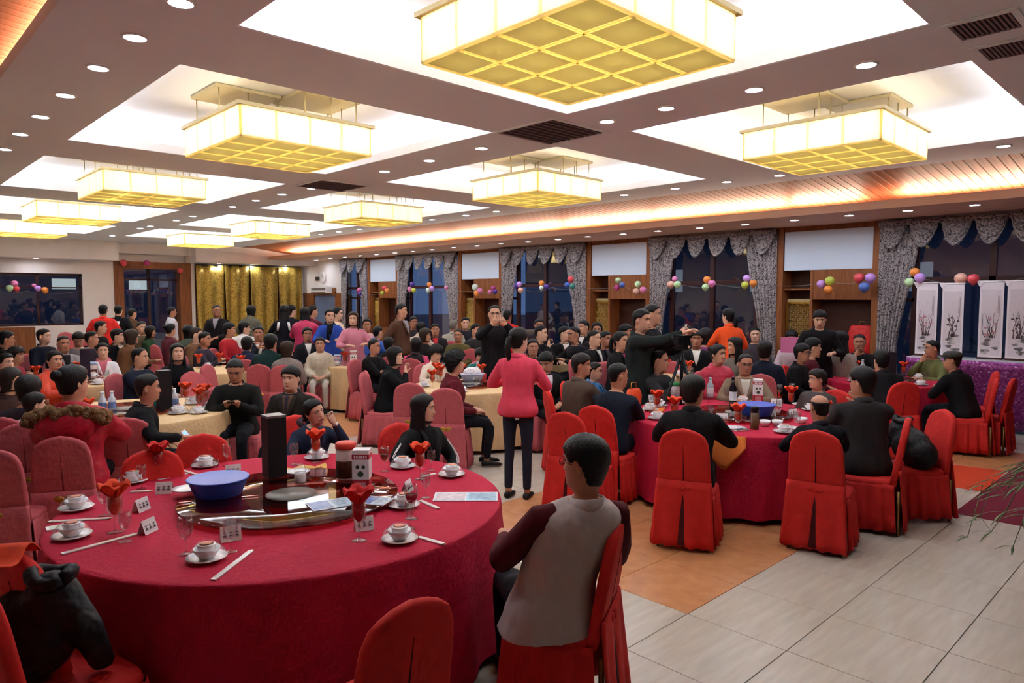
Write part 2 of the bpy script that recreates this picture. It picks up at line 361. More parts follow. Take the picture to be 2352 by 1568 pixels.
def drapes(i, y0, y1):
    o = root('window_curtain', DL[i], 'curtain', (WX - .06, (y0 + y1) / 2, 0)); yc = (y0 + y1) / 2; hw = (y1 - y0) / 2
    narrow = hw < .9; w0 = .62 if not narrow else .42
    for s in (-1, 1):
        if i == 0 and s == -1: continue
        U, V = 34, 16; P = np.zeros((V, U, 3))
        for a in range(V):
            v = a / (V - 1); z = 3.14 - v * 2.95
            ww = w0 * (1 - .5 * smooth01(v / .75)) if v < .75 else w0 * (.5 + .12 * (v - .75) / .25)
            for b in range(U):
                u = b / (U - 1); rip = math.sin(u * 7 * 2 * PI + v * 1.3) * .028 + math.sin(u * 3 * 2 * PI + 1) * .012
                P[a, b] = (-.04 + rip, s * (hw - u * ww), z)
        put('curtain_panel', MB().slab(P if s > 0 else P[:, ::-1], .006), M_drape, o)
    ns = 6 if not narrow else 3
    if i == 0: ns = 7
    for k in range(ns):
        wsw = 2 * hw / ns; c0 = -hw + (k + .5) * wsw; U, V = 15, 22; P = np.zeros((V, U, 3))
        for a in range(V):
            v = a / (V - 1)
            for b in range(U):
                u = b / (U - 1); sg = math.sin(PI * u) ** .8
                P[a, b] = (-.10 - .07 * sg - .03 * math.sin(v * 4.5 * 2 * PI) * sg, c0 + (u - .5) * wsw * (1.04 - .12 * v), 3.17 - .09 * v - v * .36 * sg)
        put('swag', MB().slab(P, .006), M_drape, o)
    put('pelmet_band', MB().bb(-.12, -.06, -hw, hw, 3.10, 3.19), M_drape, o, smooth=False)
for i, (pr, pl) in enumerate(wins):
    y0, y1 = window(i, pr, pl); drapes(i, y0 - .02, y1 + .02)
# stretch between the last window and the corner
ya = wy(790)
struct('wall_right_end', MB().bb(WX, WX + .3, ya, FY, 2.02, SZ), M_wallw)
struct('trim_dado', MB().bb(WX - .01, WX + .3, ya, wy(772), 0, 2.02).bb(WX - .01, WX + .3, wy(720), FY, 0, 2.02).bb(WX - .02, WX, ya, FY, 1.98, 2.06), M_wood)
d_ = struct('door_1', MB().bb(WX + .02, WX + .06, wy(770), wy(722), 0, 2.0), mat('door_glass_blue', (120, 138, 178), .3))
put('door_frame', MB().bb(WX - .03, WX + .05, wy(722), wy(720), 0, 2.1).bb(WX - .03, WX + .05, wy(772), wy(770), 0, 2.1).bb(WX - .03, WX + .05, wy(772), wy(720), 2.04, 2.24), M_wood, d_, smooth=False)
put('door_handle', MB().tube([(WX, wy(766), 1.0), (WX - .04, wy(766), 1.0), (WX - .04, wy(766) + .25, 1.0)], .015), M_brass, d_)
p = atX(738, 667, WX - .14); o = root('air_conditioner', 'white wall air conditioner above the blue door in the corner', 'air conditioner', p)
put('casing', MB().bb(-.12, .12, -.55, .55, -.1, .14), M_white, o, smooth=False); put('louvre', MB().bb(-.14, -.1, -.5, .5, -.1, -.06), mat('vent_grey', (120, 110, 108), .6), o, smooth=False); put('intake_grille', MB().bb(-.13, -.11, -.5, .5, .02, .09), mat('vent_grey', (120, 110, 108), .6), o, smooth=False)
p = atX(742, 636, WX - .03); o = root('wall_clock', 'round pale wall clock beside a small dark sign', 'clock', p)
Mx = np.array([[0, 0, 1.], [0, 1, 0], [-1, 0, 0]])
m = MB(); m.lathe([(.19, 0), (.2, .02), (.18, .03)], 24); m.v = [v @ Mx.T * np.array([-1, 1, 1]) for v in m.v]; put('face', m, M_wallw, o)
put('clock_hand', MB().bb(-.045, -.04, -.006, .006, 0, .12).bb(-.045, -.04, -.09, 0, -.006, .006), M_black, o, smooth=False)
p = atX(729, 640, WX - .02); put('wall_sign', MB().box((0, 0, 0), (.03, .26, .14)), mat('sign_dark', (60, 52, 48), .6), None, p, label='small dark sign plate beside the round wall clock', cat='sign', smooth=False)
# ---- far wall
def fx(px, py=660): return float(atY(px, py, FY)[0])
def fz(px, py): return float(atY(px, py, FY)[2])
zt, zb = fz(100, 627), fz(100, 748); dz0 = fz(350, 602) + .002
m = MB(); a0, a1 = fx(190), fx(262); m.bb(a0, a1, FY, FY + .3, 0, 4); m.bb(-3, a0, FY, FY + .3, zt, 4); m.bb(-3, a0, FY, FY + .3, 0, zb)
m.bb(a1, fx(438), FY + .1, FY + .5, dz0, 4); m.bb(fx(438), fx(452), FY - .05, FY + .3, 0, 4); m.bb(fx(452), WX + .3, FY, FY + .3, 0, 4)
struct('wall_far', m, M_wallw)
wf = struct('window_6', MB().bb(-3, a0, FY + .1, FY + .18, zt - .07, zt).bb(-3, a0, FY + .1, FY + .18, zb, zb + .06).bb(a0 - .07, a0, FY + .1, FY + .18, zb, zt).bb(fx(88) - .03, fx(88) + .03, FY + .1, FY + .18, zb, zt).bb(-3, a0, FY + .1, FY + .16, fz(100, 660) - .02, fz(100, 660) + .02), M_frame)
put('pane', MB().bb(-3, fx(88), FY + .13, FY + .14, zb, zt), M_glass, wf, smooth=False); put('pane', MB().bb(fx(88), a0, FY + .13, FY + .14, zb, zt), M_glass, wf, smooth=False)
struct('trim_wainscot', MB().bb(-3, fx(75), FY - .12, FY, 0, 1.0).bb(-3, fx(75), FY - .16, FY, 1.0, 1.06), M_wood)
dz = fz(350, 602); dt = fz(350, 618)
dd = struct('door_2', MB().bb(a1, fx(284), FY - .06, FY + .4, 0, dz).bb(fx(412), fx(438), FY - .06, FY + .4, 0, dz).bb(fx(284), fx(412), FY - .05, FY + .39, dt, dz), M_wood)
put('pane', MB().bb(fx(284), fx(412), FY + .3, FY + .31, 0, dt), M_glass, dd, smooth=False)
put('mullion', MB().bb(fx(348) - .04, fx(348) + .04, FY + .26, FY + .34, 0, dt).bb(fx(284), fx(412), FY + .26, FY + .34, fz(350, 642) - .03, fz(350, 642) + .03), M_frame, dd, smooth=False)
z1 = float(atY(100, 592, 23.6)[2]); struct('trim_far_soffit', MB().bb(-3, fx(256), 23.6, FY, z1, CZ), M_wallw)
z2 = float(atY(570, 605, 23.6)[2]); struct('trim_curtain_soffit', MB().bb(float(atY(450, 590, 23.6)[0]), WX, 23.6, FY, z2, CZ), M_wallw)
struct('trim_door_soffit', MB().bb(fx(256), fx(452), 24.1, FY + .5, fz(350, 585), CZ), M_wallw)
# gold sequin backdrop
def gold_mat():
    m = bpy.data.materials.new('gold_sequin'); m.use_nodes = True; n = m.node_tree.nodes; l = m.node_tree.links; b = n['Principled BSDF']
    tc = n.new('ShaderNodeTexCoord'); v = n.new('ShaderNodeTexVoronoi'); v.inputs['Scale'].default_value = 48; l.new(tc.outputs['Object'], v.inputs[0])
    r = n.new('ShaderNodeValToRGB'); r.color_ramp.elements[0].color = lin((120, 86, 28)); r.color_ramp.elements[1].color = lin((232, 196, 92))
    l.new(v.outputs['Color'], r.inputs[0]); l.new(r.outputs[0], b.inputs['Base Color']); b.inputs['Metallic'].default_value = .55; b.inputs['Roughness'].default_value = .42
    bp = n.new('ShaderNodeBump'); bp.inputs['Strength'].default_value = .6; bp.inputs['Distance'].default_value = .02; l.new(v.outputs['Color'], bp.inputs['Height']); l.new(bp.outputs[0], b.inputs['Normal']); return m
o = root('gold_curtain', 'glittering gold sequin backdrop curtain hung on the far wall', 'curtain', (fx(572), FY - .2, 0)); hw = (fx(692) - fx(453)) / 2; edges = [-hw, -hw * .08 - hw * .42, -.0 * hw - .06, hw * .52, hw]
zg = fz(570, 612)
for k in range(4):
    U, V = 40, 10; P = np.zeros((V, U, 3)); e0, e1 = edges[k], edges[k + 1]
    for a in range(V):
        v = a / (V - 1)
        for b in range(U):
            u = b / (U - 1); c_ = (e0 + e1) / 2
            P[a, b] = (c_ + (e0 + u * (e1 - e0) - c_) * (1.0 - .07 * v), -.06 * math.sin(u * 5 * PI + k) * (.4 + .6 * v) - .02 * k % 2, zg - v * (zg - .35))
    put('curtain_panel', MB().slab(P, .01), cached('gold', gold_mat), o)
put('curtain_rail', MB().tube([(-hw, 0, zg), (hw, 0, zg)], .02), M_darkmetal, o)
put('backing_cloth', MB().bb(-hw, hw, .08, .1, .3, zg), mat('backing_brown', (86, 52, 34), .8), o, smooth=False)
# ---- outside
struct('ground', MB().bb(-30, 60, -20, 70, -.4, -.3), mat('paving_night', (60, 62, 66), .6))
M_leafd = mat('leaf_green', (38, 76, 34), .6, noise=.25, nscale=10)
def blades(n, h, spread, seed, wd=.03):
    r = random.Random(seed); m = MB()
    for k in range(n):
        a = r.uniform(0, 2 * PI); el = r.uniform(.3, 1.2); L = h * r.uniform(.7, 1.1); d = np.array([math.cos(a) * spread, math.sin(a) * spread, 0])
        P = np.array([d * t * t * L + np.array([0, 0, L * (t - .35 * t * t * el)]) for t in np.linspace(0, 1, 6)]); s_ = unit(np.cross(d, [0, 0, 1])) * wd
        W_ = np.array([.3, .8, 1, .9, .55, .05]); m.grid(np.stack([P - s_ * W_[:, None], P + np.array([0, 0, -.01]), P + s_ * W_[:, None]], 1))
    return m
for k, (y, x) in enumerate(((6.2, 15.6), (8.2, 16.6), (10.2, 15.8), (13.6, 16.2), (3.0, 16.0))):
    o = root('garden_palm', ['spiky green palm outside the glass behind the guest in orange', 'spiky palm outside, second along from the lattice cupboard', 'spiky palm outside by the dark window corner', 'low spiky palm outside the window with the blue figure', 'spiky palm outside behind the scroll paintings'][k], 'plant', (x, y, -.3))
    put('frond', blades(46, 2.0, .7, k), M_leafd, o, kind='stuff'); put('trunk', MB().tube([(0, 0, 0), (0, 0, .6)], [.1, .06]), M_woodd, o)
bo = root('garden_building', 'dark low building with lit strip windows outside the glass', 'building', (22, 8, -.3))
put('wall', MB().bb(0, .4, -12, 14, 0, 4.2), mat('night_wall', (92, 96, 112), .8), bo, smooth=False); put('roof', MB().bb(-.5, 1, -12.3, 14.3, 4.2, 4.5), M_woodd, bo, smooth=False)
for k in range(6): put('lit_window', MB().bb(-.03, 0, -10 + k * 4, -8.6 + k * 4, 2.4, 3.2), emis('window_glow', (.7, .75, .9), .25), bo, smooth=False)
bo = root('distant_building', 'dark building with small lamps beyond the far window', 'building', (4, 40, -.3))
put('wall', MB().bb(-14, 16, 0, .4, 0, 6), mat('night_wall', (92, 96, 112), .8), bo, smooth=False); put('roof', MB().bb(-14, 16, -.4, .6, 6, 6.3), M_woodd, bo, smooth=False)
for k in range(7): put('lit_window', MB().bb(-10 + k * 3.4, -9 + k * 3.4, -.03, 0, 2.6, 3.1), emis('window_glow', (.8, .85, .8), .8), bo, smooth=False)
for k, (x, y) in enumerate(((2.2, 26.4), (4.3, 27.2))):
    put('shrub', blades(60, 1.7, .35, 30 + k, .06), M_leafd, None, (x, y, -.3), label=['dark leafy shrub outside the far window, beside the corner wall', 'dark leafy shrub outside the far window, further from the wall'][k], cat='shrub')
# ------------------------------------------------------------------ ceiling fittings
M_sh = shade_mat('lamp_parchment', (255, 246, 222), .65); M_shb = shade_mat('lamp_parchment_base', (222, 214, 168), .4); M_trim = mat('lamp_trim', (176, 156, 110), .5); M_strip = shade_mat('lamp_strip', (255, 240, 186), .8)
CH_S, CH_H, CH_Z = 1.33, .30, 3.35
def chandelier_meshes():
    s = CH_S; p = s / 4; q = p / 2 - .012
    pane = MB().box((0, 0, 0), (2 * q, .006, CH_H - .02)).mesh('side_pane', False); base = MB().box((0, 0, 0), (2 * q, 2 * q, .006)).mesh('base_pane', False)
    fr = MB(); h = s / 2 + .03; t = .05
    fr.bb(-h, h, -h, -h + t, CH_H - .03, CH_H).bb(-h, h, h - t, h, CH_H - .03, CH_H).bb(-h, -h + t, -h + t, h - t, CH_H - .03, CH_H).bb(h - t, h, -h + t, h - t, CH_H - .03, CH_H)
    st = MB(); h = s / 2 - .006
    for k in range(5):
        x = -h + k * 2 * h / 4
        for sg in (-1, 1): st.bb(x - .008, x + .008, sg * h - .006, sg * h + .006, 0, CH_H - .03); st.bb(sg * h - .006, sg * h + .006, x - .008, x + .008, 0, CH_H - .03)
        st.bb(x - .008, x + .008, -h, h, -.004, .012); st.bb(-h, h, x - .008, x + .008, -.004, .012)
    can = MB().bb(-.32, .32, -.32, .32, 0, .03).mesh('canopy', False); rod = MB().tube([(0, 0, 0), (0, 0, 1)], .006, 6).mesh('rod')
    return pane, base, fr.mesh('top_frame', False), st.mesh('strip_frame', False), can, rod
CHL = {(0, 0): 'largest square parchment chandelier overhead, seen from below', (0, 1): 'square parchment chandelier, second along the row nearer the camera side', (0, 2): 'square parchment chandelier, third along the row nearer the camera side', (0, 3): 'square parchment chandelier, fourth along the row nearer the camera side', (0, 4): 'square parchment chandelier at the far end of the row nearer the camera side',
       (1, 0): 'square parchment chandelier of the window-side row, first and next to the wood ceiling', (1, 1): 'square parchment chandelier, second along the window-side row', (1, 2): 'square parchment chandelier, third along the window-side row', (1, 3): 'square parchment chandelier, fourth along the window-side row', (1, 4): 'square parchment chandelier at the far end of the window-side row'}
CHPOS = {}
def chandelier(i, j, x, y):
    pane, base, fr, st, can, rod = cached('ch', chandelier_meshes)
    o = root('chandelier', CHL[(i, j)], 'chandelier', (x, y, CH_Z), 0, 'square parchment chandeliers'); s = CH_S; p = s / 4
    put('top_light_blocker', MB().bb(-.5, .5, -.5, .5, CH_H - .028, CH_H - .012), M_trim, o, smooth=False)  # unseen board, added to hold back bulb light from the recess above
    for k in range(4):
        c_ = -s / 2 + (k + .5) * p
        for sg in (-1, 1):
            put('side_pane', pane, M_sh, o, (c_, sg * s / 2, CH_H / 2)); put('side_pane', pane, M_sh, o, (sg * s / 2, c_, CH_H / 2), PI / 2)
        for l_ in range(4): put('base_pane', base, M_shb, o, (c_, -s / 2 + (l_ + .5) * p, .008))
    put('top_frame', fr, M_trim, o); put('strip_frame', st, M_strip, o)
    for cx_, cy_ in ((-.33, .2), (.33, -.2)):
        put('canopy', can, M_trim, o, (cx_, cy_, UZ - CH_Z - .035))
        for a, b in ((-.28, -.28), (0, -.28), (.28, -.28), (-.28, .28), (.28, .28), (.28, 0)): put('rod', rod, M_trim, o, (cx_ + a, cy_ + b, CH_H - .02), scale=(1, 1, UZ - CH_Z - CH_H))
    n = 4 if (j < 2) else 2
    for a in range(n):
        for b in range(n):
            L = bpy.data.lights.new('bulb', 'POINT'); L.energy = BULB_W * 16 / n / n * (1.8 if j > 2 else 1); L.color = BULB_C; L.shadow_soft_size = .04
            lo = bpy.data.objects.new('bulb', L); lo.location = (x - s / 2 + (a + .5) * s / n, y - s / 2 + (b + .5) * s / n, CH_Z + .15); C.objects.link(lo)
for i, xx, yys in ((0, 3.28, (2.84, 6.8, 11.15, 15.4, 19.6)), (1, 7.48, (2.98, 7.25, 11.6, 16.0, 20.4))):
    for j, yy in enumerate(yys): chandelier(i, j, xx, yy)
# downlights
def dl_meshes():
    ring = MB().lathe([(.082, .004), (.082, -.006), (.066, -.01), (.06, .0), (.06, .002)], 20, cap=(False, False)).mesh('trim_ring'); lens = MB().lathe([(.0605, 0), (.055, -.004), (.02, -.006)], 16).mesh('lens'); return ring, lens
M_lens = emis('downlight_lens', DOWN_C, DOWN_E)
ORD = 'first second third fourth fifth sixth seventh eighth ninth tenth eleventh twelfth thirteenth fourteenth fifteenth sixteenth seventeenth eighteenth nineteenth twentieth twenty-first twenty-second'.split(); DN = {}
def downlight(p, lab, grp):
    k_ = DN.get(lab, 0); DN[lab] = k_ + 1
    if grp: lab = lab + ', %s from the camera' % ORD[k_]
    ring, lens = cached('dl', dl_meshes); o = root('downlight', lab, 'downlight', p, 0, grp)
    put('trim_ring', ring, M_white, o); put('lens', lens, M_lens, o)
for px, py in ((415, 5), (310, 85), (225, 155), (150, 218), (93, 267), (46, 307), (10, 342)): downlight(atz(px, py, CZ - .001), 'small downlight in the beam beside the warm plank bay', 'downlights along the beam by the plank bay')
for px, py in ((1990, 148), (1732, 205), (1530, 248), (1394, 278), (1106, 340), (986, 368), (883, 393), (716, 432), (648, 446), (588, 460), (534, 474), (443, 496), (405, 506), (345, 519), (322, 524), (258, 541)): downlight(atz(px, py, CZ - .001), 'small downlight in the middle ceiling beam', 'downlights along the middle ceiling beam')
for px, py in ((2305, 335), (1790, 402), (1670, 417), (1551, 432), (1434, 447), (1140, 485), (1070, 494), (992, 504), (825, 526), (778, 532), (737, 538)): downlight(atz(px, py, CZ - .001), 'small downlight in the beam beside the wood slope', 'downlights along the beam by the wood slope')
for px, py in ((2240, 470), (2085, 483), (1950, 494), (1825, 505), (1711, 515), (1607, 523), (1511, 530), (1431, 537), (1350, 543), (1282, 549), (1213, 555), (1151, 559), (1095, 564), (1042, 568), (993, 573), (949, 577), (907, 580), (865, 584), (828, 587), (792, 590), (758, 593), (726, 597)): downlight(atz(px, py, SZ - .001), 'small downlight in the soffit above the windows', 'downlights in the window soffit')
for px, py in ((503, 606), (580, 608), (657, 610)): q_ = atz(px, py, z2 - .001); q_[1] = min(max(q_[1], 23.75), 24.2); q_[0] = float(atY(px, py, q_[1])[0]); downlight(q_, 'small round downlight above the gold curtain', 'downlights above the gold curtain')
downlight((float(atY(82, 592, 23.9)[0]), 23.9, z1 - .001), 'small round downlight under the soffit over the far corner window', None)
# ceiling vents
def vent(x, y, sx, sy, lab, n=9):
    o = root('ceiling_vent', lab, 'vent', (x, y, CZ - .001)); t = .04; m = MB()
    m.bb(-sx, sx, -sy, -sy + t, -.012, 0).bb(-sx, sx, sy - t, sy, -.012, 0).bb(-sx, -sx + t, -sy + t, sy - t, -.012, 0).bb(sx - t, sx, -sy + t, sy - t, -.012, 0)
    put('frame', m, M_beam, o, smooth=False); put('backing', MB().bb(-sx + t, sx - t, -sy + t, sy - t, -.003, 0), mat('vent_dark', (66, 50, 52), .8), o, smooth=False)
    for k in range(n):
        yy = -sy + t + (k + .5) * (2 * sy - 2 * t) / n; put('slat', cached(('slat', sx), lambda: MB().box((0, 0, 0), (2 * (sx - t), .014, .008)).mesh('slat', False)), mat('vent_slat', (136, 108, 110), .6), o, (0, yy, -.008))
p = atz(1265, 303, CZ); vent(p[0], p[1], .42, .42, 'square dark air vent in the ceiling where the beams cross')
p = atz(762, 426, CZ); vent(p[0], p[1], .42, .42, 'square dark air vent further along the middle beam')
p = atz(2263, 58, CZ); vent(p[0], p[1], .2, .2, 'dark ceiling grille in the corner, larger of the pair', 12)
p = atz(2312, 112, CZ); vent(p[0], p[1], .2, .17, 'dark ceiling grille in the corner, beside the larger grille', 10)
# ------------------------------------------------------------------ chairs
M_red = mat('chair_red', (206, 44, 40), .75, noise=.06, nscale=12, bump=.25, bscale=14, spec=.2)
M_pink = mat('chair_rose', (190, 92, 98), .75, noise=.07, nscale=30, bump=.2, bscale=30, spec=.2)
M_slit = mat('pleat_shadow_cloth', (70, 14, 18), .9)  # dark colour painted in for the shade inside the back slit
M_gilt = mat('gilt_leg', (150, 112, 66), .4, metal=.6)
def chair_meshes():
    D = {}
    def tilt(x, z, y): return (x, -.205 - (z - .45) * .17 + y, z)
    # outline of the domed back
    out = [(-.215, .42), (-.212, .55), (-.205, .70), (-.200, .80), (-.190, .87), (-.165, .925), (-.125, .955), (-.075, .975), (0, .99)]
    out = out + [(-x, z) for x, z in out[-2::-1]]
    R = []
    for y, s in ((.028, .90), (.024, .97), (.008, 1), (-.012, 1), (-.026, .97), (-.03, .90)):
        R.append([tilt(x * s, .70 + (z - .70) * s if z > .7 else z, y) for x, z in out])
    D['backrest'] = MB().rings(R).mesh('backrest')
    P = []
    for k in range(9):
        v = k / 8; z = .56 - v * .525; row = []
        for u in np.linspace(-1, 1, 25):
            wv = (.012 * math.sin(u * 9 + 2) * v + .02 * v * (1 - min(1, abs(u) * 14))); hw = .216 + .035 * v
            row.append((u * hw, -.205 - (.56 - .45) * .17 - .035 - .045 * v + wv + (.012 if abs(u) > .95 else 0), z + (.008 * math.sin(u * 17) * v)))
        P.append(row)
    D['back_drape'] = MB().slab(P, .005).mesh('back_drape')
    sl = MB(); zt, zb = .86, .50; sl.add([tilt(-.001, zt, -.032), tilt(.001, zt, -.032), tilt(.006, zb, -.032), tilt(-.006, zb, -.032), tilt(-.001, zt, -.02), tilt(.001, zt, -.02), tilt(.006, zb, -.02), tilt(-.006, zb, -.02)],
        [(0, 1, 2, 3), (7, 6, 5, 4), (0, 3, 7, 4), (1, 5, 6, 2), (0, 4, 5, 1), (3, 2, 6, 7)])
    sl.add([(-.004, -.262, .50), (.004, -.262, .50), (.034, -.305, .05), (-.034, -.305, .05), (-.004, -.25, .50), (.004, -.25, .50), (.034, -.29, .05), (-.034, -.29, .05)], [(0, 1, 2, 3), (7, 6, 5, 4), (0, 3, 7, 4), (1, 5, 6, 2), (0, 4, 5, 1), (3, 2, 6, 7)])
    D['back_pleat_shade'] = sl.mesh('back_pleat_shade', False)  # dark wedges standing in for the shade in the slit and pleat
    R = []
    for z, e in ((.40, 0), (.435, .006), (.458, 0), (.468, -.02), (.473, -.08)):
        h = .225 + e; pts = []
        for a in np.linspace(0, 2 * PI, 28, endpoint=False):
            c_, s_ = math.cos(a), math.sin(a); pts.append((h * abs(c_) ** .4 * np.sign(c_), .01 + h * abs(s_) ** .4 * np.sign(s_), z))
        R.append(pts)
    D['seat'] = MB().rings(R).mesh('seat')
    path = [(-.225, -.215), (-.228, .0), (-.225, .215), (-.19, .238), (0, .238), (.19, .238), (.225, .215), (.228, 0), (.225, -.215)]
    path = np.array(path); d = np.r_[0, np.cumsum(np.linalg.norm(np.diff(path, axis=0), axis=1))]; tt = np.linspace(0, d[-1], 110); xy = np.c_[np.interp(tt, d, path[:, 0]), np.interp(tt, d, path[:, 1])]
    nrm = xy / np.linalg.norm(xy, axis=1, keepdims=True); P = []
    for z, a, o_ in ((.435, .0, .0), (.40, .003, .005), (.28, .010, .016), (.15, .015, .028), (.04, .018, .04)):
        q = xy + nrm * (o_ + a * np.sign(np.sin(tt * 62))[:, None] * np.abs(np.sin(tt * 62))[:, None] ** .6); P.append(np.c_[q, np.full(len(q), z)])
    D['skirt'] = MB().slab(np.array(P), .004).mesh('skirt')
    D['leg'] = MB().tube([(0, 0, .38), (0, 0, .0)], [.016, .011], 8).mesh('leg')
    b = MB()
    for s in (-1, 1):
        b.ell((s * .035, 0, .008), (.034, .012, .02)); b.ell((s * .028, 0, -.014), (.026, .008, .012))
    b.ell((0, -.006, 0), (.012, .012, .014)); D['bow'] = b.mesh('bow'); return D
def chair(x, y, rz, pink, label, group=None, bow=True, scale=.96):
    D = cached('chair', chair_meshes); m = M_pink if pink else M_red
    o = root('banquet_chair', label, 'chair', (x, y, 0), rz, group, scale)
    for k in ('backrest', 'back_drape', 'seat', 'skirt'): put(k, D[k], m, o)
    put('back_pleat_shade', D['back_pleat_shade'], M_slit if not pink else mat('pleat_shadow_rose', (120, 40, 50), .9), o)
    for sx in (-1, 1):
        for sy in (-1, 1): put('leg', D['leg'], M_gilt, o, (sx * .2, sy * .2 - (.05 if sy < 0 else 0), 0))
    if bow: put('bow', D['bow'], M_brass if pink else m, o, (0, -.265, .50))
    return o
# ------------------------------------------------------------------ tables
M_clr = mat('cloth_red', (190, 30, 62), .8, noise=.05, nscale=60, bump=.15, bscale=50, spec=.2)
M_clc = mat('cloth_cream', (222, 186, 138), .6, noise=.06, nscale=30, bump=.15, bscale=30, spec=.3)
def cloth_mesh(r, seed, fold=.03, nf=22, zb=.05):
    rr = random.Random(seed); n = 176; a = np.linspace(0, 2 * PI, n, endpoint=False); ph = rr.uniform(0, 6)
    w1 = np.sin(a * nf + ph + 1.2 * np.sin(3 * a + ph)); w2 = np.sin(a * 7 + ph * 2)
    def ring(rad, z): return np.c_[rad * np.cos(a), rad * np.sin(a), np.zeros(n) + z]
    R = [ring(.001, .752), ring(r * .5, .752), ring(r * .97, .752), ring(r - .006, .751), ring(r, .746), ring(r + .003, .735)]
    for v in (.06, .2, .45, .7, 1.0): R.append(ring(r + .006 + .05 * v + fold * v ** .8 * (w1 * .75 + .25 * w2), .735 - v * (.735 - zb)))
    return MB().rings(R, cap=(True, False)).mesh('tablecloth')
def table_meshes(r):
    leg = MB().tube([(0, 0, .71), (0, 0, 0)], [.022, .018], 8).mesh('leg')
    return MB().lathe([(r - .03, .705), (r - .02, .715), (r - .02, .745)], 48).mesh('tabletop'), leg
TB = {}
def table(key, x, y, r, red, where, fold=.03, nf=22):
    top, leg = cached(('tbl', r), lambda: table_meshes(r))
    o = root('banquet_table', 'round table under the %s cloth, ' % ('red' if red else 'cream') + where, 'table', (x, y, 0), random.uniform(0, 6))
    put('tabletop', top, mat('plywood', (150, 110, 70), .7), o)
    for k in range(4): put('leg', leg, M_darkmetal, o, (.55 * r * math.cos(k * PI / 2), .55 * r * math.sin(k * PI / 2), 0))
    put('tablecloth', cloth_mesh(r, len(TB), fold, nf), M_clr if red else M_clc, None, (x, y, 0), label=('red' if red else 'cream') + ' round tablecloth, ' + where, cat='tablecloth')
    TB[key] = (x, y, r, where, red)
table('T1', 1.89, 3.84, 1.235, True, 'nearest, with the blue basin and black box', .05, 17)
table('T2', 6.5, 3.45, 1.1, True, 'ringed by guests in dark suits', .04)
table('T3', 10.75, 3.45, .78, True, 'beside the ink scroll display')
table('T4', 2.15, 8.0, 1.0, False, 'with the turquoise basin')
table('T5', 6.08, 7.14, .8, False, 'behind the coral pink jacket')
table('T6', 6.75, 10.7, .75, False, 'before the child in beige')
table('T7', 2.4, 11.3, .75, False, 'before the guest with a pink scarf')
table('T8', 4.47, 11.6, .7, False, 'behind the smiling long-haired guest')
table('T9', 8.8, 5.8, .6, False, 'beside the camera tripod')
table('T10', 9.7, 8.6, .6, False, 'near the lattice cupboard, with a white paper pile')
table('T12', 11.6, 6.9, .6, False, 'under the patterned drape, with a pink sheet of paper')
table('T13', 2.6, 15.6, .9, False, 'near the corner wainscot')
table('T15', 7.7, 17.2, .9, False, 'in front of the gold curtain')
# glass turntables
M_gl = glassy('turntable_glass', (206, 160, 150), .02, 1.05); M_gl2 = glassy('clear_glass', (246, 248, 248), .02, 1.4)
def turntable(key, r):
    x, y = TB[key][:2]
    o = root('glass_turntable', 'round glass turntable on the %s table %s' % ('red' if TB[key][4] else 'cream', TB[key][3]), 'turntable', (x, y, .753))
    put('glass_disc', cached(('disc', r), lambda: MB().lathe([(r - .004, .022), (r, .025), (r, .031), (r - .004, .034), (r * .5, .034), (.01, .034)], 72).mesh('glass_disc')), M_gl, o)
    put('base_ring', cached('bring', lambda: MB().lathe([(.17, 0), (.17, .021), (.15, .021), (.15, 0)], 32).mesh('base_ring')), M_metal, o)
    put('hub_plate', cached('hub', lambda: MB().lathe([(.145, .0345), (.145, .036), (.01, .037)], 40).mesh('hub_plate')), mat('frosted', (120, 112, 104), .3), o)
turntable('T1', .62)
for k in ('T2', 'T4', 'T5', 'T6', 'T7', 'T3'): turntable(k, .5 if k in ('T2', 'T4') else .38)
# ------------------------------------------------------------------ tableware
M_porc = mat('porcelain', (238, 234, 236), .18, spec=.5); M_wrap = glassy('plastic_wrap', (255, 255, 255), .12, 1.2); M_orlab = mat('orange_print', (226, 150, 120), .5)
M_nap = mat('napkin_orange', (224, 70, 34), .8, noise=.1, nscale=20); M_napr = mat('napkin_red', (200, 36, 34), .8, noise=.1, nscale=20)
def prof(name, pr, n=24): return cached(name, lambda: MB().lathe(pr, n, cap=(True, True)).mesh(name))
def place_set(x, y, z, rz, label, group=None, sc_=1.0):
    o = root('wrapped_place_setting', label, 'tableware', (x, y, z), rz, group, sc_)
    put('plate', prof('plate', [(.045, 0), (.05, .004), (.088, .016), (.09, .019), (.05, .010), (.01, .009)], 28), M_porc, o)
    put('bowl', prof('bowl', [(.03, .011), (.034, .016), (.056, .046), (.058, .058), (.054, .056), (.03, .022), (.01, .02)], 28), M_porc, o)
    put('cup', prof('cup', [(.022, .03), (.036, .05), (.040, .074), (.038, .076), (.02, .077), (.005, .078)], 20), M_porc, o)
    lab_ = cached('orlab', lambda: MB().lathe([(.031, .0785), (.02, .081), (.003, .082)], 14).mesh('printed_film')); put('printed_film', lab_, M_orlab, o, label='plastic film printed in orange')
    def film():
        m = MB(); a = np.linspace(0, 2 * PI, 18, endpoint=False); R = []
        for i, (r, z) in enumerate(((.086, .021), (.072, .05), (.052, .072), (.042, .082))):
            k = 1 + .05 * np.sin(a * 5 + i) + .03 * np.cos(a * 9 + 2 * i); R.append(np.c_[r * k * np.cos(a), r * k * np.sin(a), np.full(18, z)])
        return m.rings(R, cap=(False, False)).mesh('plastic_film')
    put('plastic_film', cached('film', film), M_wrap, o); return o
